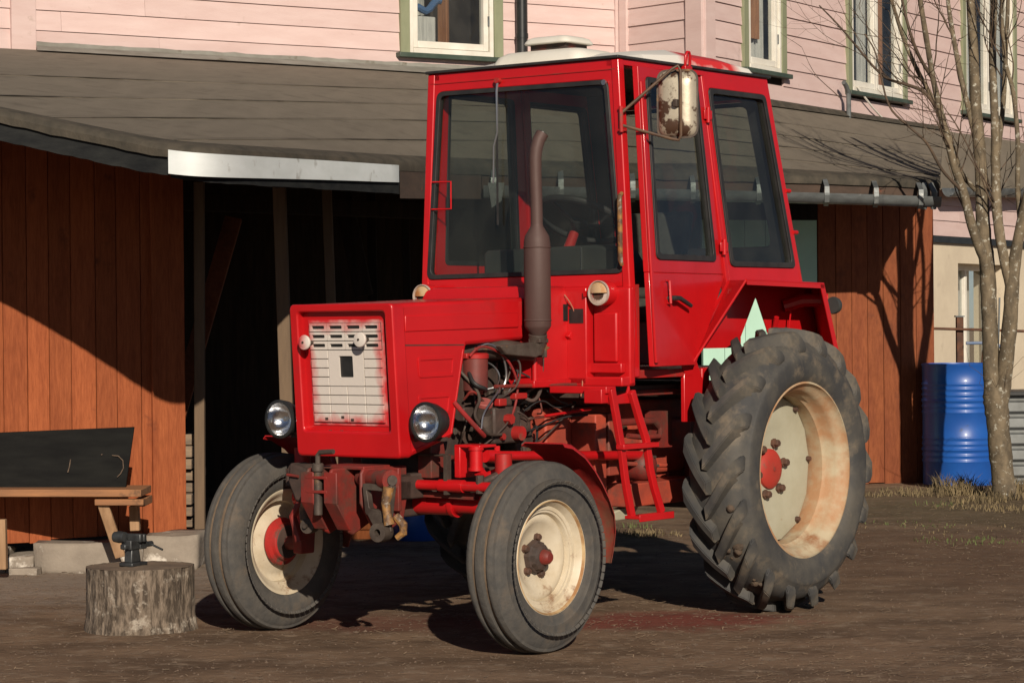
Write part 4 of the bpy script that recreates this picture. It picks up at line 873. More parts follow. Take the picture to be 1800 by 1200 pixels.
# ---------------------------------------------------------------- exhaust
ex = MB().lathe([(.001,-.002),(.022,0),(.05,.035),(.055,.045),(.055,.385),(.050,.415),(.026,.455),(.024,.47)], (1.275,.352,1.235), (0,0,1), 40).build('exhaust', MUFF, T)
MB().lathe([(.0565,0),(.058,.003),(.0565,.006)], (1.275,.352,1.30), (0,0,1), 40).build('band', MUFF, ex)
MB().lathe([(.0565,0),(.058,.003),(.0565,.006)], (1.275,.352,1.60), (0,0,1), 40).build('band', MUFF, ex)
pts = [(1.275,.352,1.68),(1.274,.350,1.80),(1.276,.348,1.90),(1.276,.348,1.97),(1.272,.351,2.01),(1.263,.357,2.045),(1.250,.366,2.072)]
MB().tube(pts, [.0255,.0250,.0250,.0255,.026,.0265,.027], 20, caps=False).tube(pts, [.0225]*7, 20, caps=False).build('pipe', MUFF, ex)
MB().tube([(1.252,.3647,2.068),(1.2485,.367,2.0745)], [.0225,.0225], 16).build('pipe_mouth', BLACKM, ex)
MB().tube([(1.275,.352,1.245),(1.270,.345,1.20),(1.272,.335,1.165)], [.040,.036,.032], 12).box(1.245,1.305,.325,.385,1.21,1.228).box(1.235,1.25,.3,.37,1.15,1.27).build('elbow', IRON, ex, bevel=.003)
MB().tube([(1.28,.33,1.17),(1.38,.26,1.185),(1.5,.2,1.19),(1.62,.18,1.18)], [.035,.04,.042,.035], 14).build('manifold', IRON, T)
MB().prism([(1.20,.335,1.19),(1.30,.335,1.215),(1.50,.30,1.20),(1.46,.30,1.165),(1.3,.335,1.15)], (0,.03,0)).build('manifold_flange', IRON, T, bevel=.005)
# ---------------------------------------------------------------- cab
def hw(z): return .508+(2.41-z)*.052
def xr(z): return -.281-.238*(2.41-z)
ZR = 2.398
cabx = .91
# windscreen frame
o = [(cabx,-hw(ZR),ZR),(cabx,hw(ZR),ZR),(cabx,hw(1.44),1.44),(cabx,-hw(1.44),1.44)]
i_ = [(cabx,-.462,2.318),(cabx,.458,2.312),(cabx,.530,1.497),(cabx,-.530,1.490)]
cab = MB().ring(rquad(o, .004), rquad(i_, .035), (-.035,0,0)).build('cab', RED, T, 'red windscreen frame of the cab', bevel=.004)
MB().ring(rquad(i_, .034), rquad(inset(i_, .020), .028), (.007,0,0)).ring(rquad(i_, .036), rquad(inset(i_, .014), .03), (-.03,0,0)).build('window_rubber', BLK, cab, bevel=.002)
gi = rquad(inset(i_, .018), .03); MB().prism([(p.x-.012, p.y, p.z) for p in gi], (-.004,0,0)).build('windscreen', CGLASS, cab, smooth=0)
MB().box(cabx, cabx+.004, -.50, .50, 2.352, 2.356).build('header_seam', REDLOW, cab, smooth=0)
# corner posts
for s in (1, -1):
    MB().prism([(cabx+.004, s*(hw(ZR)+.006), ZR),(cabx-.040, s*(hw(ZR)+.006), ZR),(cabx-.040, s*(hw(1.06)+.006), 1.06),(cabx+.004, s*(hw(1.06)+.006), 1.06)], (0,-s*.04,0)).build('corner_post', RED, cab, bevel=.007, seg=3)
    # rear side panel with its window
    def sp(x, z, d=0): return (x, s*(hw(z)+d), z)
    o = [sp(.262,ZR), sp(xr(ZR),ZR), sp(xr(1.455),1.455), sp(.122,1.455)]
    h_ = [sp(.222,2.322), sp(-.252,2.322), sp(-.440,1.535), sp(.112+.0,1.535)]
    MB().ring(rquad(o, .004), rquad(h_, .03), (0,-s*.03,0)).build('rear_side_panel', RED, cab, bevel=.003)
    hh = [(p[0], p[1]+s*.002, p[2]) for p in h_]; MB().ring(rquad(hh, .03), rquad(inset(hh, .024), .024), (0,s*.006,0)).ring(rquad(hh, .03), rquad(inset(hh, .02), .024), (0,-s*.034,0)).build('window_rubber', BLK, cab, bevel=.002)
    MB().prism([(p.x, p.y-s*.014, p.z) for p in rquad(inset(hh, .02), .026)], (0,-s*.004,0)).build('side_window', CGLASS, cab, smooth=0)
    # door
    A = R_(6.5)*s; hx, hy = .262, hw(1.8)*s
    def D(x, z, d=0):
        y = s*(hw(z)+d); X_, Y_ = x-hx, y-hy
        return (hx+X_*math.cos(A)-Y_*math.sin(A), hy+X_*math.sin(A)+Y_*math.cos(A), z)
    if s < 0: A = 0
    nrm = Vector((-math.sin(A), math.cos(A), 0))*s
    o = [D(.862,2.365), D(.270,2.365), D(.140,1.50), D(.862,1.50)]
    h_ = [D(.800,2.325), D(.318,2.325), D(.228,1.555), D(.790,1.555)]
    dr_ = MB().ring(rquad(o, .004), rquad(h_, .03), nrm*-.028)
    dr_.prism([D(.862,1.499), D(.140,1.499), D(.30,1.30), D(.475,1.105), D(.862,1.105)], nrm*-.026)
    door = dr_.build('door', RED, T, bevel=.003)
    hh = [Vector(p)+nrm*.002 for p in h_]
    MB().ring(rquad(hh, .03), rquad(inset(hh, .024), .024), nrm*.006).ring(rquad(hh, .03), rquad(inset(hh, .018), .024), nrm*-.032).build('window_rubber', BLK, door, bevel=.002)
    MB().prism([p-nrm*.014 for p in rquad(inset(hh, .02), .026)], nrm*-.004).build('door_window', CGLASS, door, smooth=0)
    MB().prism([D(.866,2.30,.002), D(.845,2.30,.002), D(.845,1.12,.002), D(.866,1.12,.002)], nrm*.012).build('door_edge_strip', RED, door, bevel=.003)
    p0 = Vector(D(.715,1.465,.004)); p1 = Vector(D(.715,1.37,.004)); MB().tube([p0, p0+nrm*.015, p1+nrm*.015, p1], .006, 8).build('grab_rod', RED, door)
    p0 = Vector(D(.70,1.392,.0)); MB().tube([p0, p0+nrm*.035, Vector(D(.66,1.392,.035)), Vector(D(.56,1.36,.035))], [.011,.011,.010,.009], 10).build('door_handle', BLK, door)
    for z in (2.20, 1.62):
        xx = lerp(.262, .150, (2.365-z)/.865)+.004; q = Vector((xx, s*(hw(z)+.010), z)); MB().cyl(q+Vector((0,0,-.035)), q+Vector((0,0,.035)), .010, 12).box(xx-.03, xx+.03, q.y-.006, q.y+.002, z-.02, z+.02).build('hinge', RED, door, bevel=.002)
    # reveal behind the door opening
    MB().prism([(.270,s*(hw(ZR)-.001),ZR),(.215,s*(hw(ZR)-.001),ZR),(.10,s*(hw(1.4)-.001),1.4),(.14,s*(hw(1.4)-.001),1.4)], (0,-s*.035,0)).build('door_post', RED, cab, bevel=.004)
    MB().box(.24, .91, min(s*.45,s*.497), max(s*.45,s*.497), 2.366, 2.396).build('door_header', RED, cab, bevel=.003)
    MB().prism([sp(.91,ZR,.001),sp(.25,ZR,.001),sp(.25,2.372,.001),sp(.91,2.372,.001)], (0,-s*.03,0)).build('door_header', RED, cab, bevel=.002)
    for z in (1.89, 1.70): q = Vector((xr(z)+.01, s*(hw(z)), z)); MB().cyl(q, q+Vector((-.035,0,0)), .010, 10).build('stud', RED, cab)
# rear wall
o = [(xr(ZR)+.0,-hw(ZR),ZR),(xr(ZR),hw(ZR),ZR),(xr(1.455),hw(1.455),1.455),(xr(1.455),-hw(1.455),1.455)]
h_ = [(xr(2.30),-.40,2.30),(xr(2.30),.40,2.30),(xr(1.62),.44,1.62),(xr(1.62),-.44,1.62)]
MB().ring(rquad(o, .004), rquad(h_, .05), (.028,0,.007)).build('rear_panel', RED, cab, bevel=.003)
MB().ring(rquad(h_, .05), rquad(inset(h_, .02), .04), (-.006,0,0)).build('window_rubber', BLK, cab)
MB().ring([p+Vector((.04,0,.01)) for p in rquad(inset(o, .03), .004)], [p+Vector((.04,0,.01)) for p in rquad(h_, .05)], (.004,0,0)).build('rear_lining', BLK, cab, smooth=0)
MB().prism(rquad(inset(h_, .015), .04), (.004,0,0)).build('rear_window', CGLASS, cab, smooth=0)
# roof
rf = MB().box(-.300, .925, -.522, .522, 2.398, 2.411).build('roof', BLK, cab, bevel=.004)
MB().box(-.27, .88, -.49, .49, 2.375, 2.397).build('roof_lining', DGREY, cab, smooth=0)
prof = [(.93-.09,2.412),(.62,2.462),(.34,2.492),(-.05,2.486),(-.255,2.466),(-.275,2.412)]
vs = []; nx = len(prof)
for j, (yy, k) in enumerate(((-.455,0),(-.43,.62),(-.36,.97),(0,1.05),(.36,.97),(.43,.62),(.455,0))):
    for x, z in prof: vs.append((x, yy, 2.411+(z-2.411)*k))
fs = [(j*nx+i, j*nx+i+1, (j+1)*nx+i+1, (j+1)*nx+i) for j in range(6) for i in range(nx-1)]+[tuple(j*nx+nx-1 for j in range(7))]
MB().add(vs, fs).build('roof_crown', CROWN, rf, smooth=25, bevel=.006, seg=3)
# vent on the roof
ob = [(.80,-.262,2.4115),(.80,.235,2.4115),(.44,.235,2.4115),(.44,-.262,2.4115)]
vl = []; lev = [(2.4115,0),(2.435,.004),(2.462,.018),(2.480,.045),(2.485,.075)]
for z, d in lev: vl.append([(p.x, p.y, z) for p in rquad(inset(ob, d+.0001), .06, 6)])
n = len(vl[0]); vs = [p for l in vl for p in l]; fs = [(j*n+i, j*n+(i+1)%n, (j+1)*n+(i+1)%n, (j+1)*n+i) for j in range(len(lev)-1) for i in range(n)]+[tuple((len(lev)-1)*n+i for i in range(n))]
vt = MB().add(vs, fs).build('roof_vent', WHITE, rf, smooth=50)
cv = MB(); rr_ = rquad([(.74,-.12,0),(.74,.12,0),(.52,.12,0),(.52,-.12,0)], .04, 6)
lv = [(2.512,.0,),(2.516,-.008),(2.524,.0),(2.538,.03),(2.545,.08)]; vs = []
for z, d in lv:
    c_ = Vector((.63,0,0)); vs += [((p.x-.63)*(1-d*3.2)+.63, p.y*(1-d*3.0), z) for p in rr_]
n = len(rr_); cv.add(vs, [(j*n+i, j*n+(i+1)%n, (j+1)*n+(i+1)%n, (j+1)*n+i) for j in range(4) for i in range(n)]+[tuple(4*n+i for i in range(n)), tuple(range(n))]).build('vent_cap', WHITE, vt, smooth=40)
MB().box(.55,.71,-.095,.095,2.484,2.512).build('vent_neck', GRIME, vt, smooth=0)
MB().tube([(.425,.528,2.40),(.425,.532,2.445),(.415,.533,2.462),(.40,.533,2.462),(.39,.532,2.445),(.39,.528,2.40)], .007, 8).box(.38,.435,.515,.537,2.37,2.402).build('lifting_eye', RED, rf, bevel=.002)
# wiper
wp = MB().tube([(.925,-.115,2.345),(.932,-.115,2.30),(.930,-.115,2.12),(.930,-.135,2.06),(.930,-.138,1.92),(.930,-.140,1.90)], [.006,.006,.0045,.0045,.0045,.004], 8).build('wiper_arm', STEELB, cab)
MB().box(.916,.924,-.128,-.122,1.72,2.12).build('wiper_blade', BLK, wp); MB().cyl((.91,-.115,2.345),(.935,-.115,2.345),.013,12).build('wiper_pivot', REDLOW, wp)
MB().cyl((.915,.445,2.30),(.924,.445,2.30),.012,12).build('blanking_plug', STEELB, cab)
MB().tube([(.925,.535,1.83),(.945,.538,1.82),(.947,.540,1.55),(.935,.54,1.53)], [.009,.011,.011,.008], 10).build('grab_handle', YRUST, cab)
MB().tube([(.925,-.485,1.92),(.90,-.40,1.92),(.90,-.40,1.80),(.925,-.49,1.80)], .004, 6).build('inner_latch', RED, cab)
# inside: dash, steering, seat, posts
ds = MB().prism([(.80,-.30,1.44),(.80,.48,1.44),(.80,.475,1.52),(.80,.42,1.60),(.80,.30,1.625),(.80,-.28,1.615),(.80,-.30,1.60)], (-.16,0,0)).build('dashboard', DGREY, cab, bevel=.012, seg=3)
MB().box(.798,.806,.235,.238,1.46,1.615).build('dash_seam', STEELB, ds, smooth=0)
MB().tube([(.66,-.02,1.44),(.50,-.02,1.69)], [.032,.022], 14).build('steering_column', REDLOW, cab)
c = Vector((.45,-.02,1.75)); ax = Vector((-.45,0,.89)).normalized(); a = ax.orthogonal().normalized(); b_ = ax.cross(a)
sw = MB().tube([c+(a*math.cos(t*math.pi/24)+b_*math.sin(t*math.pi/24))*.205 for t in range(49)], .015, 10, caps=False).build('steering_wheel', BLK, cab)
spk = MB()
for k in range(3): t = 1.2+k*2.094; spk.tube([c-ax*.03, c+(a*math.cos(t)+b_*math.sin(t))*.20], .008, 8)
spk.lathe([(.001,.0),(.035,-.005),(.04,-.03),(.001,-.05)], c, ax, 20).build('spokes', BLK, sw)
SEATM = mat('worn_grey_vinyl', (.10,.095,.08), .7, col2=(.05,.048,.042), scale=8)
st_ = MB().box(-.02,.38,-.20,.20,1.30,1.40).build('seat', SEATM, cab, bevel=.03, seg=4)
MB().prism([(-.02,-.20,1.40),(-.07,-.20,1.40),(-.16,-.18,1.80),(-.10,-.18,1.80)], (0,.38,0)).build('backrest', SEATM, st_, bevel=.025, seg=4)
MB().box(.05,.3,-.12,.12,1.10,1.30).build('seat_box', REDLOW, st_, bevel=.01)
MB().tube([(.5,.16,1.1),(.50,.17,1.45),(.46,.18,1.56)], .008, 8).build('gear_lever', BLK, cab); MB().lathe([(.001,-.02),(.02,-.01),(.022,.005),(.012,.02),(.001,.022)], (.46,.18,1.57), (0,0,1), 14).build('lever_knob', BLK, cab)
MB().box(-.25,.91,-.555,.555,1.055,1.09).build('cab_floor', REDLOW, cab, bevel=.004)
for s in (1,-1): MB().box(.90,1.0,min(s*.30,s*.58),max(s*.30,s*.58),1.025,1.065).build('sill_rail', RED, cab, bevel=.006)
MB().box(.84,.906,-.56,.56,1.09,1.45).build('toe_board', REDLOW, cab, smooth=0)
# ---------------------------------------------------------------- rear fenders
YO = .805
for s in (1, -1):
    def q(x, y, z): return Vector((x, s*y, z))
    K = q(.385,YO,1.468); top = [q(.128,.560,1.474), K, q(-.268,YO,1.456), q(-.56,.560,1.456)]
    fd = MB().prism(top, (0,0,-.006)); fd.prism([q(.128,.560,1.473), K, q(.485,.585,1.107)], Vector((-.006,0,-.004)))
    fd.prism([q(-.268,YO,1.456), q(-.395,YO,1.145), q(-.66,.560,1.145), q(-.56,.560,1.456)], (.006,0,0))
    fn = fd.build('rear_fender', RED, T, smooth=20)
    lp = MB(); lp.prism([K, q(-.268,YO,1.456), q(-.272,YO,1.436), K+Vector((-.004,0,-.020))], (0,s*.004,0)); lp.prism([q(-.268,YO,1.458), q(-.398,YO,1.142), q(-.365,YO,1.142), q(-.232,YO,1.458)], (0,s*.004,0))
    lp.tube([q(.487,.588,1.105), K+Vector((.001,0,0))], .006, 8); lp.tube([K, q(-.268,YO,1.457)], .005, 8); lp.build('fender_lip', RED, fn, smooth=35)
    # inner wheel-house wall with its triangular gap
    y = .562; tri = [(-.085,1.402),(.045,1.222),(-.19,1.232)]
    pn_ = MB(); pn_.prism([q(.15,y,1.468), q(.52,y,1.10), q(.49,y,1.06), q(.44,y,1.06), q(.40,y,1.175), q(tri[1][0],y,1.175), q(tri[1][0],y,tri[1][1]), q(tri[0][0],y,tri[0][1]), q(tri[0][0],y,1.466)], (0,-s*.004,0))
    pn_.prism([q(tri[0][0]-.0005,y,1.466), q(tri[0][0]-.0005,y,tri[0][1]), q(tri[2][0],y,tri[2][1]), q(tri[2][0]+.03,y,1.05), q(-.5,y,1.05), q(-.70,y,1.15), q(-.60,y,1.454)], (0,-s*.004,0))
    pn_.build('wheelhouse_panel', RED, fn, smooth=0)
    MB().tube([q(-.31,.57,1.36), q(-.36,.64,1.385), q(-.42,.74,1.385)], .03, 10).tube([q(-.22,.575,1.25), q(-.20,.60,1.31)], .012, 8).tube([q(-.30,.60,1.23), q(-.31,.61,1.35)], .004, 6).build('lamp_bracket', RED, fn)
    MB().lathe([(.001,0),(.036,.0),(.04,.012),(.036,.03),(.001,.034)], q(-.36,YO-.01,1.36), (-1,0,0), 20).build('rear_lamp', DGREY, fn)
    MB().prism([q(.43,.54,1.17), q(.50,.54,1.06), q(.50,.54,.86), q(.33,.54,.86), q(.33,.54,1.0)], (0,s*.02,0)).build('fender_support', RED, fn, bevel=.003)
    MB().box(.30,.36,min(s*.50,s*.56),max(s*.50,s*.56),.86,1.09).build('fender_support', RED, fn, bevel=.004)
# ---------------------------------------------------------------- rear wheels
RR, RC = .626, .636
def Rt(y): return RR-.9*y*y-.4*abs(y)**3*3
TW = .122
def lug_mesh(side):
    mb = MB(); vs = []; S_ = 8; path = []
    for i in range(S_+1):
        u = i/S_; y = lerp(-.010, TW, u); path.append((y, Rt(y)+(.004 if i == 0 else 0), y, .560-.4*max(0, y-.07), .02+.30*u**1.1, lerp(.028, .032, u)/RR))
    ph = path[-1][4]
    path += [(TW+.010, .583, TW-.01, .520, ph+.030, .037/RR), (TW+.018, .560, TW-.005, .505, ph+.05, .038/RR), (TW+.023, .534, TW+.004, .50, ph+.062, .034/RR), (TW+.018, .520, TW+.004, .50, ph+.066, .026/RR)]
    for y, rt_, yb, rb_, p_, w_ in path:
        for aa, r, yy in ((p_-w_*1.45, rb_, yb), (p_-w_, rt_, y), (p_+w_, rt_, y), (p_+w_*1.55, rb_, yb)): vs.append((r*math.cos(aa), yy, r*math.sin(aa)))
    n = len(path); fs = [(4*i+k, 4*i+k+1, 4*i+5+k, 4*i+4+k) for i in range(n-1) for k in range(3)]+[(0,1,2,3)]+[(4*n-4, 4*n-1, 4*n-2, 4*n-3)]
    if side < 0: vs = [(x, -yy, z) for x, yy, z in vs]
    me = bpy.data.meshes.new('tread_lug'); me.from_pydata(vs, [], fs); b = bmesh.new(); b.from_mesh(me); bmesh.ops.recalc_face_normals(b, faces=b.faces)
    bmesh.ops.bevel(b, geom=[e for e in b.edges if len(e.link_faces) == 2 and e.calc_face_angle(0) > .6], offset=.004, segments=2, affect='EDGES'); b.to_mesh(me); b.free()
    me.materials.append(TYRER)
    for p in me.polygons: p.use_smooth = True
    me.set_sharp_from_angle(angle=R_(32)); return me
LUG = {1: lug_mesh(1), -1: lug_mesh(-1)}
GDIRT = mat('dry_mud', (.20,.14,.09), .95, col2=(.12,.083,.055), scale=12, bump=.003, bscale=50)
MUDM = mat('caked_mud', (.12,.083,.055), .95, col2=(.06,.045,.034), scale=30, bump=.006, bscale=60)
HUBO = mat('sun_bleached_red', (.40,.030,.020), .6, col2=(.33,.035,.022), scale=9, col3=(.15,.07,.045), scale3=20, lo3=.6, hi3=.72)
def rear_wheel(s):
    cy = s*.7346; C_ = Vector((0, cy, RC))
    prof = [(.378,-.118),(.40,-.132),(.44,-.146),(.48,-.147),(.508,-.142),(.537,-.130),(.562,-.107),(.577,-.06),(.582,0),(.577,.06),(.562,.107),(.537,.130),(.512,.140),(.504,.1475),(.500,.150),(.485,.152),(.44,.151),(.415,.146),(.395,.136),(.378,.118)]
    ty = MB().lathe([(r, h*s) for r, h in prof], (0,0,0), (0,1,0), 96).build('rear_tyre', TYRER, T, smooth=50); ty.location = C_
    for k in range(18):
        for sd_ in (1, -1):
            o_ = bpy.data.objects.new('tread_lug', LUG[sd_*s] if s > 0 else LUG[sd_]); COL.objects.link(o_); o_.parent = ty
            o_.rotation_euler = (0, -(2*math.pi*(k+(.5 if sd_ < 0 else 0))/18)-.07, 0)
    if s > 0:
        mc_ = MB(); rm_ = random.Random(6)
        for k in range(34):
            a_ = R_(rm_.gauss(-38, 13)); yy = rm_.uniform(-.04, .10); r_ = .566+rm_.uniform(-.006,.012); s_ = rm_.uniform(.010,.026); c_ = Vector((r_*math.cos(a_), yy, r_*math.sin(a_)))
            pr_ = [(.001,-s_*.7),(s_*rm_.uniform(.7,1),-s_*.3),(s_*rm_.uniform(.8,1.2),s_*.1),(s_*rm_.uniform(.4,.7),s_*.5),(.001,s_*.6)]
            mc_.lathe(pr_, c_, (math.cos(a_)+rm_.uniform(-.5,.5), rm_.uniform(-.5,.5), math.sin(a_)), 7)
        mc_.build('mud_clods', MUDM, ty, smooth=60, kind='stuff')
    P_ = [(.386,.131),(.392,.126),(.388,.116),(.372,.105),(.360,.10),(.352,.08),(.350,.04),(.340,.02),(.338,-.03),(.345,-.05),(.350,-.09),(.372,-.105),(.388,-.118),(.386,-.131),(.378,-.128),(.364,-.105),(.346,-.095),(.332,-.05),(.330,.02),(.342,.035),(.344,.078),(.354,.096),(.366,.104),(.378,.118),(.380,.131)]
    ri = MB().lathe([(r, h*s) for r, h in P_], (0,0,0), (0,1,0), 96, closed=True).build('rear_rim', TANRIM, T, smooth=40); ri.location = C_
    dv = [(126,.342),(150,.33),(174,.322),(203,.322),(230,.33),(257,.325),(283,.33),(306,.34),(330,.325),(355,.322),(22,.322),(48,.335),(72,.33),(100,.33)]
    rg_ = [[(r_*k*math.cos(R_(a_)), s*y_, r_*k*math.sin(R_(a_))) for a_, r_ in dv] for k, y_ in ((1,-.045),(.92,-.040),(.55,-.052),(.42,-.062),(.01,-.062),(.01,-.070),(.42,-.070),(.9,-.05),(1,-.053))]
    n = len(dv); vs = [p for l in rg_ for p in l]; fs = [(j*n+i, j*n+(i+1)%n, (j+1)*n+(i+1)%n, (j+1)*n+i) for j in range(len(rg_)-1) for i in range(n)]+[(i, (i+1)%n, (len(rg_)-1)*n+(i+1)%n, (len(rg_)-1)*n+i) for i in range(n)]
    MB().add(vs, fs).build('wheel_disc', GREYDISC, ri, smooth=30)
    hb = MB().lathe([(.001,-.030),(.05,-.032),(.075,-.038),(.088,-.050),(.090,-.066),(.001,-.068)], (0,0,0), (0,s,0), 40).build('hub_cap', HUBO, ri)
    MB().lathe([(.001,-.027),(.012,-.028),(.012,-.035)], (0,0,.0), (0,s,0), 12).build('hub_boss', REDLOW, hb)
    for k in range(6):
        a_ = R_(49+60*k); p = Vector((.118*math.cos(a_), 0, .118*math.sin(a_)))
        MB().lathe([(.001,-.028),(.014,-.028),(.017,-.034),(.017,-.048),(.022,-.050),(.022,-.062)], p, (0,s,0), 6).build('wheel_bolt', RUSTB, ri, smooth=20)
    for a_, r_ in dv[::2]:
        p = Vector((r_*.93*math.cos(R_(a_)), 0, r_*.93*math.sin(R_(a_)))); MB().lathe([(.001,-.022),(.011,-.022),(.013,-.040)], p, (0,s,0), 6).build('rim_bolt', RUSTB, ri, smooth=20)
    MB().cyl((0,-s*.06,0),(0,-s*.45,0),.085,24).cyl((0,-s*.08,0),(0,-s*.14,0),.14,24).build('axle_housing', REDRUST, ri)
rear_wheel(1); rear_wheel(-1)
# ---------------------------------------------------------------- front wheels
HUBR = mat('worn_red_hub', (.38,.018,.014), .6, col2=(.25,.02,.016), scale=7, col3=(.09,.05,.035), scale3=16, lo3=.5, hi3=.62)
def front_wheel(s):
    C_ = Vector((1.747, s*.69, .384)); R0 = .3735
    P_ = [(.212,-.055),(.222,-.068),(.245,-.079),(.28,-.083),(.315,-.079),(.340,-.070),(.352,-.064),(.356,-.060)]
    ribs = [(-.062,-.040),(-.016,.013),(.037,.062)]
    for a_, b_ in ribs:
        ra, rb_ = R0-.008*(abs(a_)/.058)**2, R0-.008*(abs(b_)/.058)**2
        P_ += [(ra-.020, a_-.002), (ra-.001, a_), (ra, a_+.003), (max(ra, rb_)+.0003, (a_+b_)/2), (rb_, b_-.003), (rb_-.001, b_), (rb_-.014, b_+.0025)]
    P_ += [(.352,.064),(.343,.070),(.318,.079),(.305,.0835),(.300,.0815),(.28,.084),(.262,.0845),(.258,.081),(.245,.080),(.222,.069),(.212,.055)]
    ty = MB().lathe([(r, h*s) for r, h in P_], (0,0,0), (0,1,0), 96).build('front_tyre', TYRE, T, smooth=38); ty.location = C_
    MB().lathe([(R0-.016,-.0405),(R0-.013,-.028),(R0-.016,-.0155)], (0,0,0), (0,1,0), 96).build('groove_dirt', GDIRT, ty)
    MB().lathe([(R0-.016,.0125),(R0-.013,.025),(R0-.016,.0375)], (0,0,0), (0,1,0), 96).build('groove_dirt', GDIRT, ty)
    me_ = MB()
    for k in range(58):      # scalloped shoulder
        a_ = 2*math.pi*k/58
        for sd_ in (1,-1):
            M_ = Matrix.Rotation(-a_, 4, 'Y'); me_.box(.338,.352,-.003,.003,-.0145,.0145, M_@Matrix.Translation((0,sd_*.0675,0))@Matrix.Rotation(sd_*-.55, 4, 'Z'))
    me_.build('shoulder_blocks', TYRE, ty, smooth=0, bevel=.003, kind='stuff')
    Q = [(.2225,.072),(.2265,.067),(.222,.060),(.212,.056),(.206,.050),(.203,.036),(.184,.034),(.180,.022),(.176,-.01),(.182,-.03),(.198,-.042),(.206,-.056),(.222,-.062),(.2225,-.072),(.218,-.072),(.202,-.060),(.192,-.044),(.172,-.032),(.168,-.01),(.168,.010),(.174,.028),(.196,.030),(.206,.052),(.218,.066)]
    ri = MB().lathe([(r, h*s) for r, h in Q], (0,0,0), (0,1,0), 80, closed=True).build('front_rim', CREAM, T, smooth=40); ri.location = C_
    MB().lathe([(.213,.0585*s),(.2185,.0735*s),(.2275,.0675*s),(.2235,.0595*s)], (0,0,0), (0,1,0), 80).build('rim_edge', CREAMR, ri)
    Dk = [(.170,.008),(.160,.014),(.146,.016),(.135,.008),(.110,-.006),(.085,-.014),(.001,-.016),(.001,-.022),(.085,-.020),(.110,-.012),(.135,.002),(.15,.008),(.170,-.002)]
    MB().lathe([(r, h*s) for r, h in Dk], (0,0,0), (0,1,0), 72).build('wheel_disc', CREAM, ri, smooth=50)
    hb = MB().lathe([(.001,.036),(.036,.034),(.050,.026),(.058,.005),(.064,-.016)], (0,0,0), (0,s,0), 10).build('hub', GRIME, ri, smooth=25)
    MB().lathe([(.001,.068),(.018,.066),(.027,.056),(.029,.040),(.032,.028)], (0,0,0), (0,s,0), 24).build('hub_cap', REDRUST, hb)
    MB().lathe([(.057,.010),(.064,.006),(.068,-.015)], (0,0,0), (0,s,0), 9).build('hub_ring', GRIME, hb, smooth=20)
    for k in range(5):
        a_ = R_(100+72*k); p = Vector((.076*math.cos(a_), 0, .076*math.sin(a_)))
        MB().lathe([(.001,.008),(.011,.008),(.014,.002),(.014,-.008),(.017,-.010),(.017,-.018)], p, (0,s,0), 6).build('wheel_bolt', RUSTB, ri, smooth=20)
    MB().lathe([(.001,-.075),(.07,-.075),(.078,-.07),(.082,-.055),(.098,-.050),(.102,-.036),(.095,-.024),(.03,-.024)], (0,0,0), (0,s,0), 40).build('hub_flange', HUBR, ri)
    MB().lathe([(.001,-.079),(.068,-.079),(.070,-.074)], (0,0,0), (0,s,0), 32).build('hub_seal', GRIME, ri)
    # mudguard
    vs = []; tab = [(96,.450),(103,.450),(115,.438),(126,.425),(137,.417),(148,.416),(158,.417),(168,.402),(178,.378),(186,.362)]
    for a_, r_ in tab:
        for y in (.585,.60,.695,.785,.795):
            rr2 = r_-(.012 if y in (.585,.795) else 0)
            for dr2 in (0, .005): vs.append((1.747+(rr2+dr2)*math.cos(R_(a_)), s*y, .373+(rr2+dr2)*math.sin(R_(a_))))
    k = 10; fs = []
    for i in range(len(tab)-1):
        for j in range(4):
            for l in (0,1): fs.append((i*k+j*2+l, i*k+j*2+2+l, (i+1)*k+j*2+2+l, (i+1)*k+j*2+l))
        fs += [(i*k, i*k+1, (i+1)*k+1, (i+1)*k), (i*k+8, i*k+9, (i+1)*k+9, (i+1)*k+8)]
    fs += [(0,2,3,1),(2,4,5,3),(4,6,7,5),(6,8,9,7)]; e_ = (len(tab)-1)*k; fs += [tuple(e_+v for v in f) for f in ((0,2,3,1),(2,4,5,3),(4,6,7,5),(6,8,9,7))]
    MB().add(vs, fs).build('front_fender', FENDM, T, smooth=50)
    MB().tube([(1.60,s*.45,.60),(1.52,s*.56,.72),(1.50,s*.60,.795)], .012, 8).build('fender_stay', REDLOW, T)
FENDM = mat('muddy_red_fender', (.40,.010,.012), .5, col2=(.30,.014,.014), scale=6, zdirt=(.50,.74,(.20,.115,.07)), bump=.002, bscale=30, coat=.15)
front_wheel(1); front_wheel(-1)
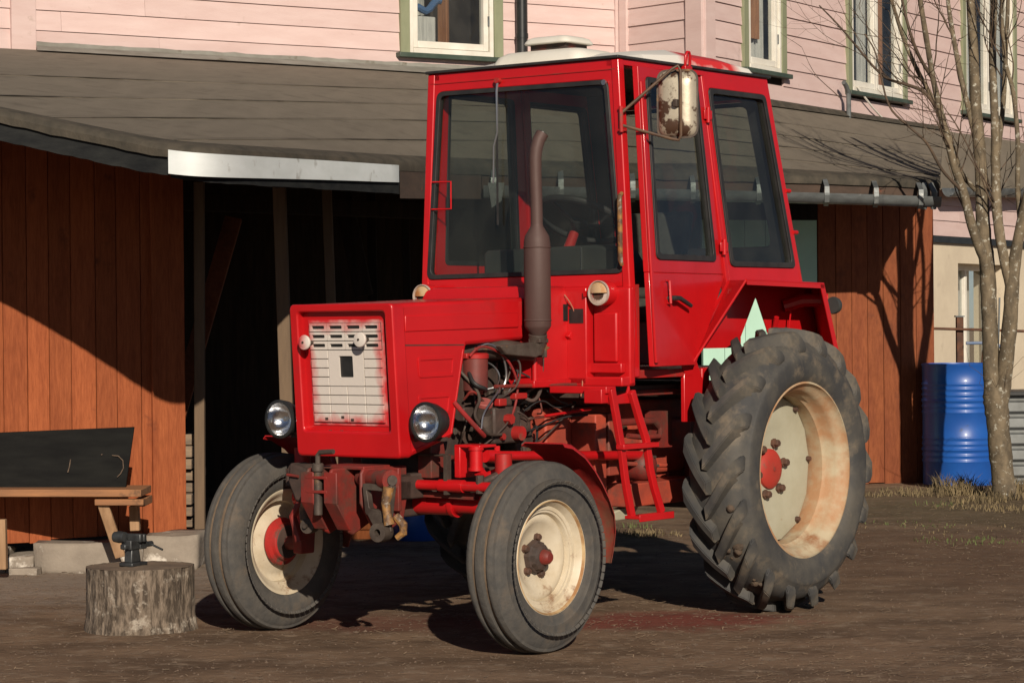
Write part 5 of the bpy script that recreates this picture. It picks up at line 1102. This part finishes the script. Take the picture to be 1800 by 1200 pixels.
# ---------------------------------------------------------------- front axle and steering
ax_ = MB().cyl((1.747,-.56,.573),(1.747,.56,.573),.036,24).build('front_axle', RED, T)
MB().cyl((1.747,-.30,.573),(1.747,.30,.573),.045,24).cyl((1.747,.28,.573),(1.747,.30,.573),.052,24).cyl((1.747,.15,.59),(1.747,.17,.59),.048,20).build('axle_sleeve', RED, ax_)
MB().box(1.62,1.88,-.10,.10,.52,.66).build('axle_bracket', GRIME, ax_, bevel=.01)
MB().cyl((1.86,-.45,.655),(1.86,.56,.655),.020,16).cyl((1.86,.30,.655),(1.86,.42,.655),.025,16).build('tie_rod', RED, T)
MB().prism([(1.80,.02,.625),(1.80,.45,.625),(1.80,.45,.600),(1.80,.02,.605)], (.03,0,0)).build('flat_bar', REDRUST, T, bevel=.002)
for s in (1,-1):
    k_ = MB().cyl((1.747,s*.53,.44),(1.747,s*.53,.78),.034,20).build('kingpin', REDLOW, T)
    MB().cyl((1.747,s*.53,.39),(1.747,s*.66,.373),.030,16).prism([(1.70,s*.50,.46),(1.80,s*.50,.46),(1.79,s*.50,.34),(1.71,s*.50,.34)], (0,s*.05,0)).build('stub_axle', REDRUST, k_, bevel=.006)
    MB().tube([(1.747,s*.53,.70),(1.80,s*.50,.68),(1.86,s*.48,.66)], [.022,.018,.016], 10).cyl((1.86,s*.50,.63),(1.86,s*.50,.70),.017,10).build('steering_arm', GRIME, k_)
MB().cyl((1.755,.40,.715),(1.755,.40,.80),.026,20).cyl((1.755,.40,.71),(1.755,.40,.722),.032,20).cyl((1.755,.40,.792),(1.755,.40,.806),.031,20).build('pivot', RED, T)
MB().box(1.66,1.77,.30,.43,.80,.812).box(1.66,1.77,.30,.33,.68,.81).build('pivot_bracket', RED, T, bevel=.004)
MB().tube([(1.755,.41,.71),(1.72,.42,.685),(1.66,.43,.70),(1.62,.44,.735)], [.022,.018,.018,.016], 10).build('drop_arm', RED, T)
MB().cyl((1.70,.40,.766),(.52,.34,.712),.020,16).cyl((1.70,.40,.766),(1.64,.397,.763),.026,16).build('drag_link', RED, T)
MB().tube([(1.56,.385,.762),(1.58,.42,.70),(1.60,.44,.67)], .012, 8).cyl((1.58,.37,.74),(1.58,.37,.80),.012,8).build('ball_joint', RED, T)
# frame rails and front support
fr_ = MB().box(1.02,2.06,.13,.19,.60,.70).box(1.02,2.06,-.19,-.13,.60,.70).box(1.9,2.06,-.19,.19,.60,.70).build('front_frame', GRIME, T, bevel=.008)
MB().box(1.93,1.98,-.13,-.05,.69,.80).build('support_leg', REDRUST, fr_, bevel=.004)
MB().box(1.78,1.84,.17,.24,.68,.83).prism([(1.80,.22,.70),(1.72,.22,.70),(1.76,.22,.86),(1.80,.22,.86)], (0,.012,0)).build('support_leg', REDRUST, fr_, bevel=.004)
MB().cyl((1.86,.19,.775),(1.86,.34,.775),.006,8).box(1.845,1.875,.33,.345,.62,.775).build('drain_rod', IRON, fr_)
# ---------------------------------------------------------------- front hitch
hz = MB()
def plate(y, th, dx=0, m=REDRUST, name='hitch_plate'):
    p = [(2.00+dx,y,.735),(2.26+dx,y,.735),(2.275+dx,y,.715),(2.275+dx,y,.60),(2.20+dx,y,.495),(2.14+dx,y,.47),(2.02+dx,y,.52),(2.00+dx,y,.60)]
    return MB().prism(p, (0,th,0)).build(name, m, T, bevel=.006)
h1 = plate(-.045,.016); h2 = plate(.075,.016); plate(.165,.016,-.08)
for y in (-.045, .075):
    MB().prism([(2.272,y-.012,.722),(2.272,y+.055,.722),(2.272,y+.055,.60),(2.272,y-.012,.60)], (.012,0,0)).prism([(2.272,y-.012,.599),(2.272,y+.055,.599),(2.196,y+.055,.492),(2.196,y-.012,.492)], (.012,0,.004)).build('hitch_flange', REDRUST, h1 if y < 0 else h2, bevel=.004)
MB().box(2.02,2.18,-.045,.18,.728,.742).box(2.0,2.02,-.12,.22,.56,.73).build('hitch_plate', REDRUST, T, bevel=.004)
for z in (.70,.645): MB().box(2.20,2.285,-.03,.08,z-.005,z+.006).build('hitch_tab', REDRUST, h1, bevel=.002)
hp = MB().cyl((2.265,.018,.555),(2.265,.018,.745),.017,18).lathe([(.020,0),(.023,.004),(.023,.03),(.018,.034)], (2.265,.018,.722), (0,0,1), 18).build('hitch_pin', IRON, T)
MB().tube([(2.265,.018,.745),(2.265,.018,.785),(2.265,.030,.798),(2.265,.100,.802)], .010, 10).build('pin_handle', IRON, hp)
MB().cyl((2.10,-.13,.70),(2.10,-.02,.70),.030,18).cyl((2.12,.12,.695),(2.20,.335,.695),.033,20).cyl((2.185,.29,.695),(2.20,.335,.695),.040,20).build('hitch_tube', REDRUST, T)
MB().cyl((2.192,.325,.695),(2.204,.345,.695),.020,16).build('tube_end', IRON, T)
# clevis at the right end, hook at the left
cl = MB(); cl.prism([(2.20,.20,.675),(2.20,.345,.672),(2.20,.36,.645),(2.20,.36,.60),(2.20,.335,.55),(2.20,.335,.525),(2.20,.30,.47),(2.20,.26,.50),(2.20,.205,.58)], (.018,0,0))
clv = MB().ring(rquad([(2.215,.20,.68),(2.215,.35,.675),(2.215,.33,.54),(2.215,.215,.56)], .01, 4), rquad([(2.215,.222,.655),(2.215,.305,.652),(2.215,.305,.575),(2.215,.235,.585)], .008, 4), (-.03,0,0)).build('clevis', IRON, T, bevel=.003)
MB().tube([(2.215,.335,.67),(2.222,.325,.61),(2.225,.335,.565),(2.225,.345,.525)], [.022,.018,.017,.022], 12).build('clevis_arm', YRUST, clv)
MB().prism([(2.20,.215,.575),(2.20,.33,.565),(2.20,.345,.50),(2.20,.29,.465)], (.016,0,0)).build('clevis_web', IRON, clv, bevel=.004)
MB().lathe([(.014,-.03),(.036,-.03),(.038,.0),(.036,.03),(.014,.03)], (2.225,.305,.497), (.75,.1,0), 28, closed=True).lathe([(.012,0),(.014,0)], (2.24,.305,.497), (1,0,0), 12).build('clevis_eye', IRON, clv)
MB().tube([(2.20,.355,.56),(2.19,.385,.525),(2.19,.385,.495),(2.20,.36,.475)], [.016,.018,.016,.012], 10).build('clevis_ear', YRUST, clv)
hk = MB().tube([(2.12,-.13,.68),(2.14,-.145,.62),(2.15,-.155,.56),(2.15,-.145,.51)], [.018,.020,.024,.026], 12).build('drop_link', YRUST, T)
MB().lathe([(.008,-.025),(.03,-.025),(.032,0),(.03,.025),(.008,.025)], (2.155,-.125,.50), (.9,.2,0), 24, closed=True).cyl((2.17,-.125,.50),(2.195,-.12,.50),.010,8).build('link_eye', IRON, hk)
MB().prism([(1.95,-.19,.70),(1.95,-.33,.74),(1.95,-.34,.66),(1.95,-.30,.58),(1.95,-.20,.58)], (.10,0,0)).cyl((2.0,-.36,.70),(2.0,-.22,.70),.035,16).build('steering_box', GRIME, T, bevel=.012)
MB().tube([(2.02,-.28,.60),(2.03,-.33,.52),(2.02,-.30,.42)], [.018,.016,.02], 10).build('pitman_arm', REDRUST, T)
MB().cyl((2.06,-.33,.69),(2.06,-.27,.685),.006,8).build('bolt', REDRUST, T)
# ---------------------------------------------------------------- engine bay
eng = MB().box(1.05,1.80,-.17,.15,.62,.90).box(1.15,1.72,-.15,.13,.90,1.16).build('engine', GRIME, T, bevel=.014)
re_ = random.Random(9)
for k in range(7): x = 1.20+k*.075; MB().box(x,x+.012,.132,.20,.93,1.13).build('cooling_fin', GRIME, eng, smooth=0)
MB().box(1.18,1.70,.05,.17,1.135,1.185).build('head_cover', IRON, eng, bevel=.01)
flt = MB().lathe([(.046,0),(.052,.004),(.052,.13),(.050,.15),(.001,.152)], (1.545,.245,1.035), (0,0,1), 32).build('oil_filter', MUFFR, T) if 0 else None
MUFFR = mat('dull_red_canister', (.17,.035,.028), .5, col2=(.11,.03,.025), scale=8, bump=.0006)
flt = MB().lathe([(.001,-.012),(.034,-.012),(.040,0),(.052,.006),(.0535,.12),(.0535,.135),(.001,.137)], (1.535,.225,1.015), (0,0,1), 32).build('fuel_filter', MUFFR, T)
MB().lathe([(.057,0),(.058,.016),(.050,.022),(.001,.024)], (1.535,.225,1.150), (0,0,1), 32).cyl((1.535,.225,1.16),(1.535,.225,1.195),.012,10).build('filter_head', REDLOW, flt)
MB().box(1.38,1.60,.13,.235,1.150,1.172).build('filter_bracket', REDLOW, flt, bevel=.004)
pump = MB().box(1.30,1.48,.17,.28,.80,.95).box(1.34,1.45,.18,.27,.95,1.0).cyl((1.30,.23,.86),(1.22,.23,.86),.045,16).build('injection_pump', GRIME, T, bevel=.01)
MB().lathe([(.036,-.004),(.037,.01),(.032,.014),(.001,.016)], (1.535,.27,.965), (.25,.35,.9), 28).build('pump_cap', mat('dusty_pink_cap', (.36,.10,.09), .6, col2=(.25,.06,.05), scale=10), pump)
MB().lathe([(.032,-.05),(.034,-.004)], (1.535,.27,.965), (.25,.35,.9), 20).cyl((1.52,.26,.84),(1.53,.265,.92),.034,16).build('lift_pump', IRON, pump)
for x, z, r in ((1.43,.985,.016),(1.38,.99,.014),(1.33,.985,.016)): MB().cyl((x,.225,.94),(x,.225,z+.03),r,10).build('delivery_valve', IRON, pump)
MB().cyl((1.40,.27,.90),(1.40,.31,.90),.022,6).cyl((1.34,.27,.84),(1.34,.315,.84),.03,16).cyl((1.44,.27,.83),(1.44,.30,.83),.014,6).build('pump_boss', REDLOW, pump)
MB().box(1.28,1.36,.26,.30,.98,1.005).box(1.42,1.47,.27,.30,.955,.985).build('red_plug', REDLOW, pump, bevel=.004)
MB().lathe([(.001,0),(.06,0),(.066,-.02),(.066,-.06),(.001,-.06)], (1.22,.235,.80), (0,1,0), 24).build('gear_cover', IRON, eng)
for k in range(34):     # nuts, unions and small castings over the side of the engine
    x, z = re_.uniform(1.08,1.72), re_.uniform(.68,1.02); r = re_.uniform(.007,.018)
    MB().lathe([(.001,.014),(r,.014),(r*1.05,0),(r,-.03)], (x, .158+re_.uniform(0,.03), z), (re_.uniform(-.3,.3),1,re_.uniform(-.2,.6)), 6 if k%2 else 12).build('bolt', re_.choice((GRIME,IRON,IRON,REDRUST)), eng, smooth=25)
for k in range(9):
    x, z = re_.uniform(1.1,1.68), re_.uniform(.70,.92); w_, h_2 = re_.uniform(.03,.07), re_.uniform(.02,.06)
    MB().box(x,x+w_,.14,.19+re_.uniform(0,.05),z,z+h_2).build('casting_lug', re_.choice((GRIME,GRIME,IRON,REDRUST)), eng, bevel=.006)
def hose(pts, r, m, name='hose'):
    P = [Vector(p) for p in pts]
    for _ in range(3):
        Q = [P[0]]
        for a_, b_ in zip(P, P[1:]): Q += [a_.lerp(b_, .25), a_.lerp(b_, .75)]
        P = Q+[P[-1]]
    MB().tube(P, r, 8).build(name, m, T)
RHOSE = mat('red_hose', (.30,.02,.02), .4, col2=(.12,.03,.025), scale=14)
hose([(1.60,.25,1.16),(1.57,.27,1.20),(1.50,.28,1.195),(1.40,.29,1.15),(1.34,.30,1.05),(1.35,.29,.95),(1.36,.27,.90)], .0055, RHOSE)
hose([(1.535,.225,1.195),(1.48,.26,1.215),(1.42,.28,1.17),(1.39,.28,1.08),(1.41,.27,1.02)], .005, STEELB, 'fuel_pipe')
hose([(1.60,.20,1.10),(1.58,.30,1.0),(1.66,.31,.93),(1.62,.32,.88),(1.55,.30,.84),(1.46,.30,.84)], .0065, IRON)
hose([(1.535,.26,1.02),(1.46,.31,1.04),(1.55,.33,.99),(1.62,.33,.93),(1.63,.33,.87)], .004, STEELB, 'fuel_pipe')
hose([(1.73,.27,.98),(1.70,.31,.92),(1.64,.33,.86),(1.60,.32,.84)], .010, RHOSE)
hose([(1.33,.24,1.01),(1.30,.27,1.08),(1.25,.22,1.12),(1.2,.17,1.1)], .0035, STEELB, 'fuel_pipe')
hose([(1.38,.24,1.01),(1.36,.28,1.10),(1.31,.22,1.14),(1.27,.17,1.12)], .0035, IRON, 'fuel_pipe')
hose([(1.43,.24,1.01),(1.44,.29,1.08),(1.45,.23,1.14),(1.46,.17,1.12)], .0035, STEELB, 'fuel_pipe')
hose([(1.33,.22,1.12),(1.20,.30,1.05),(1.10,.31,.97),(1.03,.32,.95)], .004, BLK, 'cable')
hose([(1.30,.28,.84),(1.20,.30,.86),(1.05,.32,.90),(.90,.33,.90)], .004, BLK, 'cable')
hose([(1.28,.28,.93),(1.18,.30,.98),(1.10,.31,.93),(1.00,.32,.95)], .003, BLK, 'cable')
MB().cyl((1.16,.30,.905),(.86,.32,.925),.006,8).build('control_rod', RED, T)
MB().cyl((1.50,.30,1.036),(.80,.36,1.03),.008,8).build('control_rod', REDRUST, T)
for k in range(16):
    a_ = Vector((re_.uniform(1.1,1.68), re_.uniform(.20,.27), re_.uniform(.74,1.08))); b_ = a_+Vector((re_.uniform(-.28,.10), re_.uniform(-.05,.05), re_.uniform(-.16,.16)))
    hose([a_, a_+Vector((re_.uniform(-.05,.05), .06, re_.uniform(-.03,.06))), b_+Vector((re_.uniform(-.05,.05), .05, re_.uniform(-.05,.05))), b_], re_.uniform(.0035,.008), re_.choice((BLK, BLK, GRIME, IRON, REDRUST)))
hose([(1.03,.31,1.41),(1.02,.33,1.38),(1.00,.34,1.34),(.985,.345,1.28),(.97,.345,1.2),(.98,.36,1.1),(1.0,.38,1.04),(1.03,.39,.98)], .0028, mat('copper_wire', (.35,.13,.08), .5), 'loose_wire')
MB().box(1.02,1.28,.20,.335,1.025,1.055).build('cowl_rail', RED, T, bevel=.004)
# ---------------------------------------------------------------- gearbox
gbx = MB().box(.55,1.05,-.17,.20,.58,.93).box(-.05,.56,-.20,.24,.56,.95).box(.0,.40,-.22,.27,.62,.86).build('gearbox', CASTING, T, bevel=.018, seg=3)
MB().box(.90,1.06,-.2,.23,.60,.90).box(.54,.58,-.2,.25,.57,.96).build('bell_housing', CASTING, gbx, bevel=.01)
MB().box(.10,.55,.25,.30,.50,.60).box(.30,.72,.30,.42,.50,.60).build('battery_tray', CASTING, gbx, bevel=.006)
MB().lathe([(.001,.05),(.03,.05),(.05,.04),(.062,.02),(.065,0),(.065,-.06)], (.50,.34,.665), (0,1,0), 28).cyl((.50,.20,.665),(.50,.30,.665),.045,16).build('side_pulley', REDRUST, T)
for k in range(6): a_ = k*1.047; MB().cyl((.50+.045*math.cos(a_),.34,.665+.045*math.sin(a_)),(.50+.045*math.cos(a_),.392,.665+.045*math.sin(a_)),.007,6).build('bolt', IRON, gbx)
for k in range(18):
    x, z = re_.uniform(.0,1.0), re_.uniform(.62,.92); MB().lathe([(.001,.012),(.011,.012),(.012,0),(.011,-.02)], (x, .245 if x < .56 else .205, z), (0,1,0), 6).build('bolt', re_.choice((IRON, CASTING)), gbx, smooth=25)
MB().box(.62,.70,.19,.30,.63,.90).box(.76,.84,.20,.33,.57,.90).build('bracket', CASTING, gbx, bevel=.006)
MB().tube([(.66,.33,.86),(.52,.34,.86),(.42,.34,.86),(.33,.34,.80)], .016, 10).tube([(.60,.33,.80),(.50,.34,.79),(.40,.36,.79),(.36,.34,.84)], .012, 10).box(.30,.38,.27,.36,.74,.90).build('brake_linkage', REDRUST, gbx)
MB().cyl((.62,.34,.68),(.35,.36,.66),.010,8).build('brake_linkage', CASTING, gbx)
MB().box(-.30,1.0,-.42,.42,.975,1.02).build('cross_frame', GRIME, T, bevel=.004)
MB().box(-.15,.95,.40,.43,.975,1.0).build('frame_rail', REDRUST, T, bevel=.004)
MB().cyl((0,-.7,RC),(0,.7,RC),.07,24).box(-.18,.18,-.26,.26,.48,.86).build('rear_axle', REDRUST, T, bevel=.01)
MB().prism([(-.30,-.3,.42),(-.5,-.3,.42),(-.55,-.3,.50),(-.3,-.3,.52)], (0,.7,0)).build('drawbar', GRIME, T, bevel=.005)
MB().prism([(.72,.30,.44),(.60,.30,.44),(.52,.30,.52),(.50,.30,.58),(.56,.30,.56),(.60,.30,.50),(.74,.30,.48)], (0,.05,0)).build('stand_bracket', GREYDISC, T, bevel=.006)
# ---------------------------------------------------------------- ladder
LY = .62
ld = MB()
def bar(pts, w_=.017, d=.011):
    vs = []; P = [Vector(p) for p in pts]
    for i, p in enumerate(P):
        t = (P[min(i+1,len(P)-1)]-P[max(i-1,0)]).normalized(); nx_ = Vector((t.z,0,-t.x))
        for a_, b_ in ((-1,-1),(1,-1),(1,1),(-1,1)): vs.append(p+nx_*a_*w_+Vector((0,b_*d,0)))
    return MB().add(vs, [(4*i+k, 4*i+(k+1)%4, 4*i+4+(k+1)%4, 4*i+4+k) for i in range(len(P)-1) for k in range(4)]+[(0,1,2,3), tuple(4*len(P)-4+k for k in (3,2,1,0))])
l1 = bar([(1.135,LY,1.02),(1.10,LY,.90),(1.067,LY,.775),(1.045,LY,.66),(1.030,LY,.60),(.995,LY,.485)]).build('ladder', RED, T, bevel=.003)
bar([(.99,LY,1.005),(.94,LY,.90),(.885,LY,.80),(.86,LY,.68),(.83,LY,.60),(.775,LY,.49)]).build('rail', RED, l1, bevel=.003)
MB().box(.76,1.10,LY-.04,LY+.10,.765,.787).build('rung', RED, l1, bevel=.003) if 0 else MB().box(.83,1.09,LY-.012,LY+.03,.768,.790).build('rung', RED, l1, bevel=.003)
MB().box(.765,1.02,LY-.02,LY+.055,.478,.492).build('step', RED, l1, bevel=.003); MB().box(.765,1.02,LY+.052,LY+.058,.468,.498).build('step', RED, l1, bevel=.002)
MB().prism([(1.15,LY-.012,1.02),(1.13,LY-.012,.955),(.96,LY-.012,.955),(.985,LY-.012,1.03),(1.0,LY-.012,1.0),(1.10,LY-.012,.985)], (0,-.012,0)).build('top_plate', RED, l1, bevel=.003)
MB().box(1.10,1.17,.33,LY,1.0,1.03).box(1.14,1.19,.52,LY-.01,.96,1.02).build('bracket', RED, l1, bevel=.004)
# ---------------------------------------------------------------- mirror
MY = .70; mc = Vector((.745, MY, 2.205))
fx = Vector((-.42,.90,0)).normalized(); fwd = Vector((.90,.42,0)).normalized()
cs = [mc+fx*a_*.083+Vector((0,0,b_*.140)) for a_, b_ in ((-1,1),(1,1),(1,-1),(-1,-1))]
vs = []; L_ = [(0,0),(.012,.004),(.026,.016),(.034,.034),(.038,.055)]
for d_, k_ in L_: vs += [p+fwd*d_ for p in rquad(inset(cs, k_), max(.012,.045-k_*.4), 6)]
n = len(vs)//5; mi = MB().add(vs, [(j*n+i, j*n+(i+1)%n, (j+1)*n+(i+1)%n, (j+1)*n+i) for j in range(4) for i in range(n)]+[tuple(4*n+i for i in range(n)), tuple(range(n))[::-1]]).build('mirror', MIRR, T, smooth=50)
MB().ring([p-fwd*.004 for p in rquad(inset(cs, -.005), .048, 6)], [p-fwd*.004 for p in rquad(inset(cs, .004), .042, 6)], fwd*.012).build('mirror_rim', IRON, mi)
BR = mat('rusty_rod', (.13,.075,.04), .6, col2=(.07,.04,.025), scale=16)
tp = mc+fwd*.05+Vector((0,0,.155)); bt = mc+fwd*.05+Vector((0,0,-.155)); A_ = Vector((.925,.535,2.165)); B_ = Vector((.925,.537,2.115))
MB().tube([A_, A_.lerp(tp,.55), A_.lerp(tp,.93), tp+fx*.01, tp+fx*.02-Vector((0,0,.02)), bt+fx*.02+Vector((0,0,.02)), bt+fx*.01, B_.lerp(bt,.93), B_.lerp(bt,.5), B_], .0065, 8).build('mirror_bracket', BR, mi)
MB().cyl(A_+Vector((0,.0,.03)), B_-Vector((0,0,.03)), .009, 10).box(.90,.93,.522,.545,2.09,2.10).box(.90,.93,.522,.545,2.18,2.19).build('mirror_clamp', REDLOW, mi, bevel=.002)
MB().box(-.012,.012,-.01,.01,-.015,.015, Matrix.Translation(mc+fwd*.05)).build('mirror_clip', IRON, mi, bevel=.002)
MB().prism([(1.02,.40,1.425),(.955,.40,1.425),(.955,.40,1.40),(1.02,.40,1.40)], (0,.004,0)).build('lamp_bracket', RED, T)
